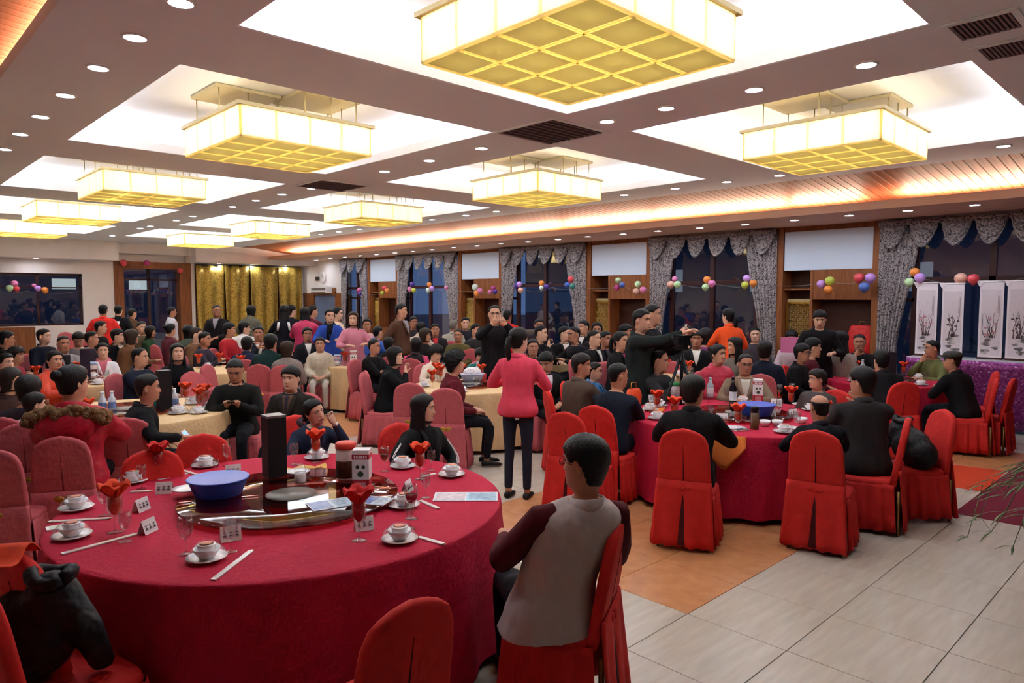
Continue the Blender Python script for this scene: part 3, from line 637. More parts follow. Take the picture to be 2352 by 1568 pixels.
def goblet(x, y, z, label, fill=None, nap=None, h=1.0, group=None):
    o = root('wine_glass', label, 'glass', (x, y, z), random.uniform(0, 6), group, h)
    put('foot', prof('gfoot', [(.034, 0), (.034, .002), (.01, .006), (.004, .012)]), M_gl2, o)
    put('stem', prof('gstem', [(.004, .006), (.0035, .05), (.006, .072)], 10), M_gl2, o)
    put('glass_bowl', prof('gbowl', [(.006, .07), (.022, .082), (.034, .11), (.036, .135), (.031, .175), (.030, .175), (.034, .135), (.031, .11), (.02, .085), (.003, .076)]), M_gl2, o)
    if fill: put('drink', prof('gfill', [(.003, .078), (.019, .087), (.030, .11), (.0325, .125), (.003, .125)]), mat('drink', fill, .05, trans=.6, ior=1.33), o)
    if nap is not None:
        def napm():
            m = MB(); r = random.Random(3); m.lathe([(.008, .085), (.026, .11), (.029, .15), (.026, .17)], 12)
            for k in range(5):
                a = k * 2 * PI / 5 + .3; U = []
                for v in np.linspace(0, 1, 6):
                    rad = .016 + .052 * v ** 1.2; zz = .16 + .062 * math.sin(v * 2.2); wd = .05 * math.sin(PI * min(.92, v * .85 + .12)) + .008; row = []
                    for u in (-1, -.5, 0, .5, 1):
                        d = np.array([math.cos(a), math.sin(a)]); t_ = np.array([-d[1], d[0]]); q = d * rad + t_ * u * wd; row.append((q[0], q[1], zz + .018 * abs(u) + r.uniform(-.003, .003)))
                    U.append(row)
                m.slab(U, .0025)
            return m.mesh('folded_napkin')
        put('folded_napkin', cached('nap', napm), M_nap if nap else M_napr, o)
    return o
def chop(p0, p1, z, label):
    p0, p1 = np.array(p0[:2]), np.array(p1[:2]); d = p1 - p0; L = min(.34, np.linalg.norm(d)); o = root('chopstick_sleeve', label, 'chopsticks', tuple((p0 + p1) / 2) + (z,), math.atan2(d[1], d[0]))
    put('paper_sleeve', MB().bb(-L / 2, L / 2, -.012, .012, 0, .006), M_porc, o, smooth=False)
    for s in (-1, 1): put('chopstick', MB().tube([(-L / 2 + .01, s * .005, .004), (L / 2 + .012, s * .004, .004)], .003, 6), mat('bamboo', (226, 200, 160), .6), o)
M_ink = mat('ink', (50, 50, 60), .8)
def card(x, y, z, rz, label, sc_=1.0):
    o = root('name_card', label, 'card', (x, y, z), rz, None, sc_); h, wd, d = .07, .048, .024
    def cm_():
        m = MB()
        for s in (-1, 1): m.slab([[(-wd, s * d, 0), (wd, s * d, 0)], [(-wd, 0, h), (wd, 0, h)]], .001)
        return m.mesh('folded_card', False)
    put('folded_card', cached('card', cm_), M_porc, o)
    def st():
        m = MB()
        for k, x0 in enumerate((-.028, 0, .028)):
            for a, b, c_, e in ((-.009, .009, .6, .6), (-.008, .008, .42, .42), (-.001, .001, .3, .7), (-.008, -.002, .3, .42), (.002, .008, .42, .3)):
                q = lambda xx, t: (x0 + xx, -(d * (1 - t)) - .0025, h * t)
                p_, r_ = np.array(q(a, c_)), np.array(q(b, e)); m.tube([p_, r_], .0012, 4)
        return m.mesh('handwriting', False)
    put('handwriting', cached('handw', st), M_ink, o); return o
ZT = .753; ZG = ZT + .035
def t1(px, py, z=ZT): return atz(px, py, z)
# near table: wrapped settings
near = [((475, 1283), 'wrapped white bowl set nearest the table front edge'), ((165, 1232), 'wrapped white bowl set on the rim with a white phone beside it'), ((175, 1168), 'wrapped white bowl set behind the one with the phone, by the orange napkin'), ((305, 1106), 'wrapped white bowl set beside the goblet holding a dark napkin'),
        ((918, 1240), 'wrapped white bowl set in front of the grey-vested guest'), ((928, 1162), 'wrapped white bowl set by the goblet of red wine'), ((925, 1072), 'wrapped white bowl set beside the goblet of amber drink'), ((1037, 1091), 'wrapped white bowl set by the hand of the long-haired guest in black'),
        ((470, 1070), 'wrapped white bowl set beyond the blue basin, before the red chair'), ((728, 1052), 'wrapped white bowl set in front of the guest resting her head')]
for (px, py), l in near: p = t1(px, py, ZT + .005); place_set(p[0], p[1], ZT, random.uniform(0, 6), l)
gob = [((427, 1272), 'clear empty goblet standing apart, front of the turntable', None, None, 1.0), ((288, 1243), 'small empty goblet beside the orange napkin goblet', None, None, .85), ((265, 1222), 'goblet stuffed with an orange folded napkin, by the stacked bowl sets', None, True, 1.08), ((240, 1183), 'empty goblet behind the orange napkin goblet', None, None, .9),
       ((825, 1240), 'goblet stuffed with a red folded napkin, front of the turntable', None, False, 1.1), ((945, 1190), 'goblet half full of red wine', (120, 20, 30), None, 1.05), ((942, 1212), 'small clear goblet in front of the red wine', None, None, .8), ((884, 1082), 'goblet of amber drink beside the printed carton', (150, 80, 30), None, .95),
       ((965, 1100), 'goblet with a pointed orange napkin before the long-haired guest', None, True, 1.0), ((978, 1142), 'small empty goblet below the pointed orange napkin', None, None, .85), ((991, 1080), 'tumbler-like goblet behind the pointed orange napkin', None, None, .8), ((364, 1098), 'goblet holding a dark red napkin, before the low red chair', None, False, 1.0),
       ((325, 1122), 'empty goblet in front of the dark red napkin goblet', None, None, .85), ((522, 1070), 'tall empty goblet beyond the blue basin', None, None, .9), ((676, 1066), 'slim empty goblet beside the tall black box', None, None, .85), ((726, 1062), 'goblet with an orange-red napkin before the guest resting her head', None, True, 1.0),
       ((530, 1266), 'short goblet in front of the tented name card', None, None, .9), ((497, 1090), 'small stemmed glass right behind the blue basin rim', None, None, .6)]
for (px, py), l, fl_, nap, h in gob: p = t1(px, py); goblet(p[0], p[1], ZT, l, fl_, nap, h)
for a, b, l in (((488, 1334), (578, 1265), 'white paper chopstick sleeve at the table front edge'), ((142, 1273), (310, 1228), 'white chopstick sleeve below the small empty goblet'), ((112, 1199), (250, 1191), 'white chopstick sleeve between the two bowl sets at the rim'), ((962, 1234), (1018, 1250), 'white chopstick sleeve before the grey-vested guest'),
                ((965, 1150), (1006, 1168), 'white chopstick sleeve near the red wine goblet'), ((413, 1079), (465, 1094), 'white chopstick sleeve before the red chairs'), ((300, 1130), (345, 1128), 'white chopstick sleeve by the dark red napkin goblet'), ((1000, 1088), (970, 1095), 'short white chopstick sleeve by the pointed orange napkin')): chop(t1(*a), t1(*b), ZT, l)
def camrz(x, y, extra=0): return math.atan2(y, x) - PI / 2 + extra      # local -Y towards the camera
for (px, py), ex, l in (((340, 1222), .9, 'tented white name card beside the small empty goblet'), ((325, 1172), .9, 'tented white name card behind the orange napkin'), ((378, 1132), -.3, 'white name card facing the camera at the turntable edge'), ((530, 1240), .1, 'tented name card behind the short goblet'), ((836, 1216), .25, 'name card behind the red napkin goblet'),
                         ((536, 1090), 0, 'name card behind the blue basin'), ((936, 1128), 1.2, 'tented name card seen edge-on near the pointed napkin')):
    p = t1(px, py); card(p[0], p[1], ZT, camrz(p[0], p[1], ex), l)
def basin(p, z, r, col, label):
    o = root('plastic_basin', label, 'basin', (p[0], p[1], z), 0, None, r)
    put('tub', prof('tub', [(.70, 0), (.74, .02), (.93, .50), (.96, .56), (.93, .55), (.90, .50), (.71, .05), (.1, .04)], 36), mat('plastic', col, .35, spec=.4), o)
    put('rim', prof('brim', [(.93, .545), (.99, .55), (1.0, .57), (.98, .59), (.92, .58)], 36), mat('plastic', col, .35, spec=.4), o)
p = t1(502, 1135, ZG); basin(p, ZG, .175, (62, 92, 198), 'blue plastic basin on the nearest turntable')
def box_thing(name, p, z, sx, sy, sz, rz, col, label, cat, lid=None):
    o = root(name, label, cat, (p[0], p[1], z), rz)
    put('body', MB().bb(-sx, sx, -sy, sy, 0, sz * .97), mat('board', col, .5), o, smooth=False); put('lid', MB().bb(-sx * 1.02, sx * 1.02, -sy * 1.02, sy * 1.02, sz * .965, sz), mat('board', lid or col, .4), o, smooth=False); return o
p = t1(631, 1092, ZG); box_thing('gift_box', p, ZG, .06, .06, .40, camrz(p[0], p[1], .35), (26, 18, 20), 'tall black gift box on the nearest turntable', 'box', (120, 112, 110))
def jar(p, z, r, h, body, lid, label, name='jar'):
    o = root(name, label, 'jar', (p[0], p[1], z))
    put('glass_body', MB().lathe([(r * .9, 0), (r, .01), (r, h * .78), (r * .85, h * .84)], 24), mat('plastic', (214, 190, 186), .2, spec=.4), o); put('contents', MB().lathe([(r * 1.01, .012), (r * 1.012, h * .5), (r * 1.0, h * .52)], 24), mat('contents', body, .7, noise=.3, nscale=60), o)
    put('lid', MB().lathe([(r * .98, h * .82), (r * 1.04, h * .83), (r * 1.04, h * .97), (r * .9, h)], 24), mat('plastic', lid, .4), o)
p = t1(795, 1098, ZG); jar(p, ZG, .063, .235, (84, 50, 30), (222, 62, 48), 'jar of dark snacks with a red lid on the nearest turntable')
def carton(p, z, s, rz, label):
    o = root('carton', label, 'carton', (p[0], p[1], z), rz, None, s); R_ = mat('print_red', (190, 40, 52), .5)
    put('box', MB().bb(-.05, .05, -.045, .045, 0, .25), mat('board', (236, 230, 230), .5), o, smooth=False)
    put('red_band', MB().bb(-.0505, .0505, -.0455, .0455, .195, .225), R_, o, smooth=False); put('red_base', MB().bb(-.0505, .0505, -.0455, .0455, 0, .075), R_, o, smooth=False)
    m = MB()
    for x in (-.017, .017): m.lathe([(.011, 0), (.011, .001)], 14, (x, .15, 0))
    m.lathe([(.018, 0), (.018, .001)], 16, (0, .108, 0)); m.v = [np.c_[v[:, 0], -.0458 - v[:, 2], v[:, 1]] for v in m.v]; put('printed_seals', m, mat('print_green', (70, 84, 52), .6), o, smooth=False)
    m = MB()
    for k in range(6): m.bb(-.038 + k * .0135, -.029 + k * .0135, -.0462, -.0456, .203, .217)
    put('printed_title', m, M_porc, o, smooth=False)
    m = MB()
    for k in range(7): m.bb(-.032 if k % 2 else -.03, .03, -.046, -.0455, .018 + k * .007, .0205 + k * .007)
    put('printed_lines', m, M_porc, o, smooth=False)
p = t1(832, 1125, ZG); carton(p, ZG, 1.0, camrz(p[0], p[1], -.2), 'white and red printed carton on the nearest turntable')
p = t1(690, 1108, ZG); o = root('sugar_pot', 'small white pot with a clear dome lid on the turntable', 'pot', (p[0], p[1], ZG)); put('pot', prof('spot', [(.03, 0), (.036, .01), (.036, .06), (.032, .066)]), M_porc, o); put('dome', prof('sdome', [(.034, .066), (.036, .085), (.026, .11), (.008, .118)]), M_gl2, o)
p = t1(690, 1088, ZG); put('saucer', prof('saucer', [(.05, 0), (.075, .008), (.08, .014), (.05, .008), (.01, .007)]), M_porc, None, (p[0], p[1] + .04, ZG), label='white saucer beside the white pot with dome lid', cat='saucer')
p = t1(430, 1126, ZG); put('saucer', prof('saucer', None), M_porc, None, (p[0], p[1], ZG), label='white saucer at the golden-lit side of the turntable, next to the blue basin', cat='saucer', scale=1.1)
def brochure(p, z, sx, sy, rz, label, kind=0):
    o = root('brochure', label, 'brochure', (p[0], p[1], z), rz); put('paper', MB().bb(-sx, sx, -sy, sy, 0, .004), mat('paper_pale', (206, 214, 226), .25), o, smooth=False)
    c1, c2 = (((190, 170, 180), (150, 190, 214)) if kind else ((120, 140, 190), (188, 206, 224)))
    put('printed_panel', MB().bb(-sx * .95, -sx * .02, -sy * .9, sy * .9, .004, .0045), mat('print', c1, .25, noise=.25, nscale=25), o, smooth=False); put('printed_panel', MB().bb(sx * .02, sx * .95, -sy * .9, sy * .9, .004, .0045), mat('print', c2, .25, noise=.2, nscale=30), o, smooth=False)
    m = MB()
    for k in range(6): m.bb(sx * .1, sx * (.6 + .25 * ((k * 7) % 3) / 3), sy * (.65 - k * .22), sy * (.7 - k * .22), .0045, .005)
    put('printed_text', m, mat('ink_blue', (84, 96, 130), .6), o, smooth=False)
p = t1(760, 1158, ZG); brochure(p, ZG, .12, .085, camrz(p[0], p[1], .3), 'blue printed brochure at the turntable edge, by the red napkin goblet')
p = t1(850, 1152, ZG); brochure((p[0] + .03, p[1] - .01), ZG, .085, .075, camrz(p[0], p[1], -.5), 'glossy brochure under the printed carton')
p = t1(1070, 1141); brochure(p, ZT, .19, .09, camrz(p[0], p[1], -.05), 'wide pale folder on the red cloth near the pink-trimmed rim', 1)
p = t1(388, 1092); put('paper_sheet', MB().box((0, 0, .002), (.2, .13, .003)), M_porc, None, (p[0], p[1], ZT), camrz(p[0], p[1], .5), label='white paper sheet before the low red chair', cat='paper', smooth=False)
p = t1(140, 1211); o = root('mobile_phone', 'white mobile phone lying at the table rim', 'phone', (p[0], p[1], ZT), camrz(p[0], p[1], .1)); put('case', MB().bb(-.065, .065, -.034, .034, 0, .008), M_porc, o, smooth=False); put('screen', MB().bb(-.052, .052, -.03, .03, .008, .0085), mat('screen_off', (206, 214, 206), .1), o, smooth=False)
p = t1(700, 1076); put('napkin', MB().slab([[(x, y, .006 + .01 * math.sin(x * 40 + y * 30)) for x in np.linspace(-.15, .15, 9)] for y in np.linspace(-.06, .06, 5)], .003), mat('napkin_yellow', (222, 170, 90), .8), None, (p[0], p[1], ZT), camrz(p[0], p[1], .1), label='flat yellow napkin behind the white pot', cat='napkin')
# ------------------------------------------------------------------ people
# unit figure: seated on a 0.46 m seat, facing local +Y, head centre at z 1.225
TZ = np.array([.44, .50, .58, .66, .74, .82, .90, .955, .995, 1.025, 1.055])
THW = np.array([.165, .18, .168, .155, .155, .165, .180, .182, .165, .115, .066]); TF = np.array([.10, .125, .122, .115, .12, .128, .122, .105, .085, .066, .054]); TBK = np.array([.12, .135, .122, .11, .112, .122, .122, .112, .098, .082, .068])
SIDE = [0.0]
def bend(P, L):
    P = np.array(P, float).reshape(-1, 3); P[:, 0] += SIDE[0] * np.clip((P[:, 2] - .48) / .57, 0, 1.2) ** 1.3; wgt = np.clip((P[:, 2] - .50) / .3, 0, 1); a = L * wgt; y, z = P[:, 1].copy(), P[:, 2] - .50
    P[:, 1] = y * np.cos(a) + z * np.sin(a); P[:, 2] = .50 + z * np.cos(a) - y * np.sin(a); return P
def sup(hw, f, b, n, e=.86):
    a = np.linspace(0, 2 * PI, n, endpoint=False); s, c_ = np.sin(a), np.cos(a)
    return np.c_[hw * np.sign(s) * np.abs(s) ** e, np.where(c_ > 0, f, b) * np.sign(c_) * np.abs(c_) ** e]
def torso(mb, off, L, fem, n=24, z0=.44, z1=1.055, wide=1.0, puff=0, mi=0, flare=0):
    zs = np.linspace(z0, z1, 15 if not puff else 30); R = []
    for z in zs:
        hw, f, b = np.interp(z, TZ, THW), np.interp(z, TZ, TF), np.interp(z, TZ, TBK)
        if fem: hw *= np.interp(z, [.5, .7, .85, 1.0], [1.0, .86, .9, .88]); f *= np.interp(z, [.6, .85, 1], [.95, 1.08, .9])
        k = min(1, (1.06 - z) / .08 + .25); o_ = off * k + puff * abs(math.sin(z * 38)) * k + flare * max(0, (.62 - z) / .18)
        p = sup(hw * wide + o_, f + o_, b + o_, n); R.append(bend(np.c_[p, np.full(n, z)], L))
    mb.rings(R, mi); return mb
POSE = {  # wrist target (right, left) with elbow hints, relative to the seated unit figure
    'lap': ((.09, .30, .64), (-.09, .31, .64), (.8, -.5, -.6)), 'table': ((.12, .43, .80), (-.12, .43, .80), (1, -.2, -.6)), 'cross': ((-.06, .36, .80), (.06, .33, .81), (1, .1, -.5)),
    'phone': ((.055, .33, .83), (-.055, .33, .83), (1, -.2, -.7)), 'photo': ((.085, .34, 1.09), (-.085, .34, 1.09), (1, .3, -1)), 'chin': ((.045, .19, 1.035), (-.06, .36, .80), (.5, .6, -1)),
    'clasp': ((.035, .28, 1.0), (-.035, .28, 1.0), (.7, .5, -1)), 'down': ((.25, .06, .53), (-.25, .06, .53), (.5, -1, 0)), 'serve': ((.15, .30, .74), (-.17, .28, .76), (.8, -1, -.2)),
    'reach': ((.10, .55, 1.10), (-.06, .50, 1.06), (.6, .2, -1)), 'reachL': ((.12, .40, .80), (-.10, .57, .98), (.9, 0, -1)), 'arm': ((.27, .42, .78), (-.08, .36, .80), (1, -.3, -.6)), 'headL': ((.10, .36, .80), (-.15, .16, 1.15), (.7, .8, -1)), 'drape': ((.34, .36, .77), (-.12, .3, .66), (1, -.6, -.4)),
    'rest': ((.17, .30, .70), (-.19, .33, .73), (1, -.4, -1)), 'hold': ((.07, .36, .99), (-.10, .35, .82), (.7, .3, -1)), 'up': ((.10, .30, 1.28), (-.18, .25, .8), (.8, .5, -1))}
def ik(S, W, hint, a=.295, b=.265):
    d = W - S; L = np.linalg.norm(d); M_ = a + b - .008
    if L > M_: W = S + d / L * M_; d = W - S; L = M_
    u_ = d / L; x = (a * a - b * b + L * L) / (2 * L); h = math.sqrt(max(0, a * a - x * x)); hv = unit(hint - u_ * (hint @ u_)); return S + u_ * x + hv * h, W
def arms(pose, L, fem):
    out = []
    for s, t in zip((1, -1), POSE[pose][:2]):
        hint = np.array(POSE[pose][2], float) * (s, 1, 1); S = np.array([s * (.178 if not fem else .156), -.005, .955]); S = bend(S, L)[0]
        W = np.array(t, float); 
        if pose not in ('table', 'cross', 'phone', 'arm', 'lap', 'drape'): W = bend(W, L)[0]
        E_, W = ik(S, W, hint); out.append((S, E_, W))
    return out
def arm_path(S, E_, W, s, cut=0.0):
    sh = S + np.array([-s * .07, 0, .012]); P = [sh, S, S + (E_ - S) * .35, S + (E_ - S) * .72, E_ + (unit(S - E_) + unit(W - E_)) * .012, E_ + (W - E_) * .28, E_ + (W - E_) * .65, W - unit(W - E_) * cut]
    return np.array(P)
AR = np.array([.055, .064, .055, .050, .046, .043, .036, .031])
def hand(mb, W, E_, s, curl, n=6, pn=None):
    y = unit(W - E_); z = np.array([0, 0, 1.0]) if pn is None else np.array(pn, float); z = unit(z - y * (z @ y)); x = np.cross(y, z) * s * 1.0
    if s > 0: x = -np.cross(y, z); x = x if True else x
    x = unit(x)
    # thumb side (towards the body's midline) is +x of the hand frame
    mid = np.array([-s, .2, 0]); x = x if x @ mid > 0 else -x
    Rm = np.stack([x, y, z], 1); f = lambda p: W + Rm @ np.array(p, float)
    R = []
    for yy, hw, th in ((-.02, .026, .021), (.0, .028, .021), (.03, .038, .018), (.065, .042, .015), (.088, .040, .012)):
        p = sup(hw, th, th, 10, .8); R.append(np.array([f((q[0], yy, q[1])) for q in p]))
    mb.rings(R)
    for x0, Lf, r in ((.031, .068, .0088), (.011, .077, .009), (-.010, .072, .0088), (-.029, .056, .0078)):
        P = [np.array([x0 * .9, .078, 0]), np.array([x0, .09, 0])]; a = 0
        for k, q in enumerate((.45, .32, .23)): a += curl * (.55 + .25 * k); P.append(P[-1] + Lf * q * np.array([x0 * .12, math.cos(a), -math.sin(a)]))
        mb.tube([f(p) for p in P], [r, r * 1.02, r, r * .92, r * .7], n)
    P = [(.018, .012, -.002), (.036, .034, -.008), (.052, .058, -.016 - .02 * curl), (.056, .084, -.024 - .03 * curl)]
    mb.tube([f(p) for p in P], [.013, .012, .0105, .0075], n)
    return Rm
# head: rings from the neck to the crown (z, half width, front, back) about the head centre
HSX = 1.07
HZ = np.array([-.205, -.165, -.135, -.118, -.108, -.095, -.075, -.05, -.025, 0, .025, .05, .075, .095, .110, .119, .1225])
HW = HSX * np.array([.060, .057, .056, .057, .060, .063, .067, .0705, .073, .0745, .0755, .075, .070, .058, .040, .020, .003]); HF = np.array([.048, .044, .047, .066, .082, .086, .088, .088, .087, .087, .090, .089, .081, .066, .044, .020, .003]); HB = np.array([.078, .070, .066, .066, .068, .072, .078, .088, .097, .102, .105, .104, .097, .081, .057, .028, .004])
def hring(z, n, th): 
    hw, f, b = np.interp(z, HZ, HW), np.interp(z, HZ, HF), np.interp(z, HZ, HB); s, c_ = np.sin(th), np.cos(th)
    e = .9; X = hw * np.sign(s) * np.abs(s) ** e; Y = np.where(c_ > 0, f, b) * np.sign(c_) * np.abs(c_) ** (1.0); return X, Y
def face(X, Y, z, on):
    d = 0
    t = (.018 - z) / .058; nose = .024 * np.clip(t, 0, 1) if z > -.042 else .024 * max(0, 1 - (-.042 - z) / .010)
    d = d + nose * np.exp(-(X / (.0105 + .004 * max(0, min(1, t)))) ** 2)
    ax = np.abs(X); d = d - .011 * np.exp(-((ax - .032) / .017) ** 2 - ((z - .006) / .012) ** 2) + .005 * np.exp(-((z - .03) / .010) ** 2) * (ax < .06)
    d = d + .006 * np.exp(-(X / .023) ** 2 - ((z + .072) / .013) ** 2) + .007 * np.exp(-(X / .022) ** 2 - ((z + .106) / .013) ** 2) + .006 * np.exp(-((ax - .042) / .02) ** 2 - ((z + .03) / .02) ** 2) - .004 * np.exp(-(X / .03) ** 2 - ((z + .09) / .006) ** 2)
    return Y + d * on
def rotm(yaw, pit, rol):
    cy, sy, cp, sp, cr, sr = math.cos(yaw), math.sin(yaw), math.cos(pit), math.sin(pit), math.cos(rol), math.sin(rol)
    return np.array([[cy, -sy, 0], [sy, cy, 0], [0, 0, 1]]) @ np.array([[1, 0, 0], [0, cp, sp], [0, -sp, cp]]) @ np.array([[cr, 0, sr], [0, 1, 0], [-sr, 0, cr]])
def head_into(mb, hc, base, R, nth=40, child=False):
    zs = np.r_[np.linspace(-.205, -.12, 5), np.linspace(-.112, .04, 24), np.linspace(.05, .1225, 9)]; u = np.linspace(0, 2 * PI, nth, endpoint=False); th = u - .5 * np.sin(u); rings = []
    for z in zs:
        X, Y = hring(z, nth, th); Y = face(X, Y, z, np.cos(th) > .2); P = np.c_[X, Y, np.full(nth, z)] @ R.T + hc
        if z < -.12:
            k = smooth01((-.12 - z) / .085); Xn, Yn = hring(z, nth, th); Q = np.c_[Xn, Yn, np.full(nth, 0)] + base + np.array([0, 0, (z + .165) * .8]); P = P * (1 - k) + Q * k
        rings.append(P)
    mb.rings(rings, 0)
    f = lambda p: np.array(p, float) @ R.T + hc
    for s in (-1, 1):
        mb.ell(f((s * .083, -.012, -.008)), (.009, .019, .031), 10, 6, 0, R @ rotm(s * .35, .15, 0))
        mb.ell(f((s * .0315, .0765, .0035)), (.0135, .009, .0065), 10, 6, 2, R @ rotm(-s * .25, 0, 0)); mb.ell(f((s * .031, .0835, .0035)), (.0055, .004, .0055), 8, 5, 1, R)
        mb.tube([f((s * .013, .094, .026)), f((s * .030, .0935, .031)), f((s * .050, .081, .024))], [.0028, .0036, .0018], 6, 1)
        mb.tube([f((s * .0195, .0825, .008)), f((s * .031, .0865, .0115)), f((s * .044, .078, .006))], [.0018, .0024, .0012], 5, 1)
    mb.ell(f((0, .0905, -.0695)), (.022, .006, .0042), 12, 5, 3, R); mb.ell(f((0, .090, -.0775)), (.019, .006, .0048), 12, 5, 3, R)
    return mb
def hair_mesh(style):
    m = MB(); nth = 44; th = np.linspace(0, 2 * PI, nth, endpoint=False); deg = np.degrees(np.abs((th + PI) % (2 * PI) - PI)); zs = np.linspace(-.135, .1225, 30); rr = np.random.RandomState(hash(style) % 1000 if False else len(style)); jit = rr.uniform(-1, 1, (30, nth))
    t0 = {'short': .012, 'crop': .007, 'full': .018, 'bald': .006, 'curly': .034, 'bob': .024, 'long': .018, 'pony': .014, 'bun': .014, 'bowl': .024, 'thin': .009}[style]
    hl = np.interp(deg, [0, 35, 55, 72, 88, 104, 125, 180], {'short': [.066, .062, .045, .015, .030, .012, -.075, -.09], 'crop': [.072, .066, .055, .03, .038, .022, -.06, -.075], 'full': [.050, .046, .034, -.0, .022, -.02, -.092, -.105], 'bald': [.2, .2, .2, .03, .032, .01, -.075, -.09], 'curly': [.056, .05, .02, -.03, -.05, -.08, -.11, -.11],
        'bob': [.036, .036, .010, -.09, -.12, -.13, -.13, -.13], 'long': [.068, .06, .03, -.05, -.13, -.135, -.14, -.14], 'pony': [.068, .062, .045, .005, -.02, -.05, -.09, -.095], 'bun': [.07, .064, .045, .005, -.02, -.05, -.085, -.09], 'bowl': [.03, .03, .018, -.035, -.05, -.085, -.11, -.11], 'thin': [.085, .08, .06, .015, .030, .010, -.075, -.09]}[style])
    R = []
    for i, z in enumerate(zs):
        zz = max(z, -.06) if style in ('bob', 'long') else z
        X, Y = hring(zz, nth, th); P = np.c_[X, Y, np.full(nth, z)]
        d = P - np.array([0, -.01, min(max(z, -.02), .03)]); d /= np.linalg.norm(d, axis=1, keepdims=True)
        k = smooth01((z - hl) / .014)
        if style == 'bald': k = k * smooth01((.072 - z) / .02)
        th_ = -.012 + k * (.012 + t0 * (1 + (.35 if style == 'curly' else .06) * jit[i]) * (.65 + .35 * smooth01((z + .06) / .1)))
        if style == 'bald': th_ = np.where(z > .08, -.01, th_)
        R.append(P + d * th_[:, None])
    m.rings(R)
    if style == 'long':
        for (z0, ang) in ((0, 1),):
            a = np.radians(np.linspace(80, 280, 30)); ro = []; N = 12
            for k in range(N):
                v = k / (N - 1); z = .02 - v * .34; rx = .096 + .014 * v; ry = .118 + .03 * v; ro.append(np.c_[rx * np.sin(a), ry * np.cos(a) + .008 + .01 * np.sin(a * 9 + v * 3) * v, np.full(30, z - .02 * v * np.cos(a * 6))])
            m.slab(np.array(ro), .022)
    if style == 'pony': m.tube([(0, -.10, .03), (0, -.145, .02), (0, -.165, -.06), (0, -.15, -.16), (0, -.14, -.22)], [.02, .028, .032, .028, .010], 12)
    if style == 'bun': m.ell((0, -.12, .06), (.045, .04, .042), 14, 8)
    return m.mesh('hair')
SKIN = [(204, 150, 122), (190, 132, 104), (216, 168, 142), (176, 120, 94)]
def skin(i): return mat('skin', SKIN[i % 4], .5, noise=.05, nscale=18, spec=.35)
M_iris = mat('iris_brow', (30, 22, 20), .5); M_eye = mat('eye_white', (226, 220, 214), .3)
def lips(i): return mat('lips', [(168, 92, 84), (150, 84, 74), (190, 80, 82), (140, 80, 70)][i % 4], .45)
HAIRC = {'k': (24, 20, 20), 'b': (52, 36, 28), 'g': (112, 106, 102), 'd': (36, 28, 26)}
def remesh(mb, vox, name, it=6):
    me = mb.mesh(name); o = bpy.data.objects.new('tmp', me); C.objects.link(o); r = o.modifiers.new('r', 'REMESH'); r.mode = 'VOXEL'; r.voxel_size = vox; r.use_smooth_shade = True
    s_ = o.modifiers.new('s', 'SMOOTH'); s_.factor = .5; s_.iterations = it
    dg = bpy.context.evaluated_depsgraph_get(); out = bpy.data.meshes.new_from_object(o.evaluated_get(dg)); out.name = name; bpy.data.objects.remove(o); bpy.data.meshes.remove(me)
    out.materials.clear(); out.materials.append(None); out.polygons.foreach_set('use_smooth', [True] * len(out.polygons)); return out
def top_mesh(pose, L, fem, kind, vox, stand):
    m = MB(); off = {'sweater': .018, 'jacket': .026, 'coat': .032, 'puffer': .045, 'vest': .03}[kind]; z0 = {'sweater': .45, 'jacket': .44, 'coat': .40, 'puffer': .44, 'vest': .42}[kind]
    if stand and kind == 'coat': z0 = .10
    z0u = max(z0, .44)
    torso(m, off, L, fem, z0=z0u, z1=1.045, puff=.010 if kind == 'puffer' else 0, flare=.02 if kind in ('coat', 'jacket', 'vest') else 0)
    if z0 < .44:
        R = [np.c_[sup(.185 + off + .04 * v, .125 + off + .03 * v, .13 + off + .03 * v, 24), np.full(24, .50 - v * (.5 - z0))] for v in np.linspace(0, 1, 5)]; m.rings(R)
    if kind != 'vest':
        for s, (S, E_, W) in zip((1, -1), arms(pose, L, fem)):
            P = arm_path(S, E_, W, s, .012); r = AR + off * .62 * np.array([1.1, 1, .95, .95, .95, .9, .8, .7])
            if fem: r = r * .9
            if kind == 'puffer':
                q = np.linspace(0, len(P) - 1, 26); P = np.array([[np.interp(a, range(len(P)), P[:, c_]) for c_ in range(3)] for a in q]); r = np.interp(q, range(8), r) + .008 * np.abs(np.sin(q * 3.3))
            m.tube(P, r, 14)
    if kind in ('puffer', 'coat'):
        a = np.linspace(0, 2 * PI, 20); P = bend(np.c_[.078 * np.sin(a), -.012 + .076 * np.cos(a), 1.045 - .022 * np.cos(a)], L); m.tube(P, .024 if kind in ('coat', 'puffer') else .019, 8)
    return remesh(m, vox, 'top')
def leg_mesh(stand, fem, vox):
    m = MB()
    if not stand:
        m.ell((0, -.01, .51), (.175, .135, .085), 16, 8)
        for s in (-1, 1): m.tube([(s * .085, -.02, .515), (s * .095, .15, .525), (s * .105, .32, .52), (s * .11, .43, .50), (s * .112, .46, .44), (s * .11, .45, .32), (s * .108, .43, .18), (s * .108, .42, .085)], np.array([.088, .088, .076, .068, .062, .060, .054, .052]) * (.92 if fem else 1), 14)
    else:
        m.ell((0, -.005, .50), (.165, .12, .10), 16, 8)
        for s in (-1, 1): m.tube([(s * .08, 0, .50), (s * .088, .005, .36), (s * .092, .01, .22), (s * .095, .015, .06), (s * .098, .0, -.12), (s * .10, -.01, -.34)], np.array([.092, .088, .075, .062, .058, .052]) * (.9 if fem else 1), 14)
    return remesh(m, vox, 'trousers')
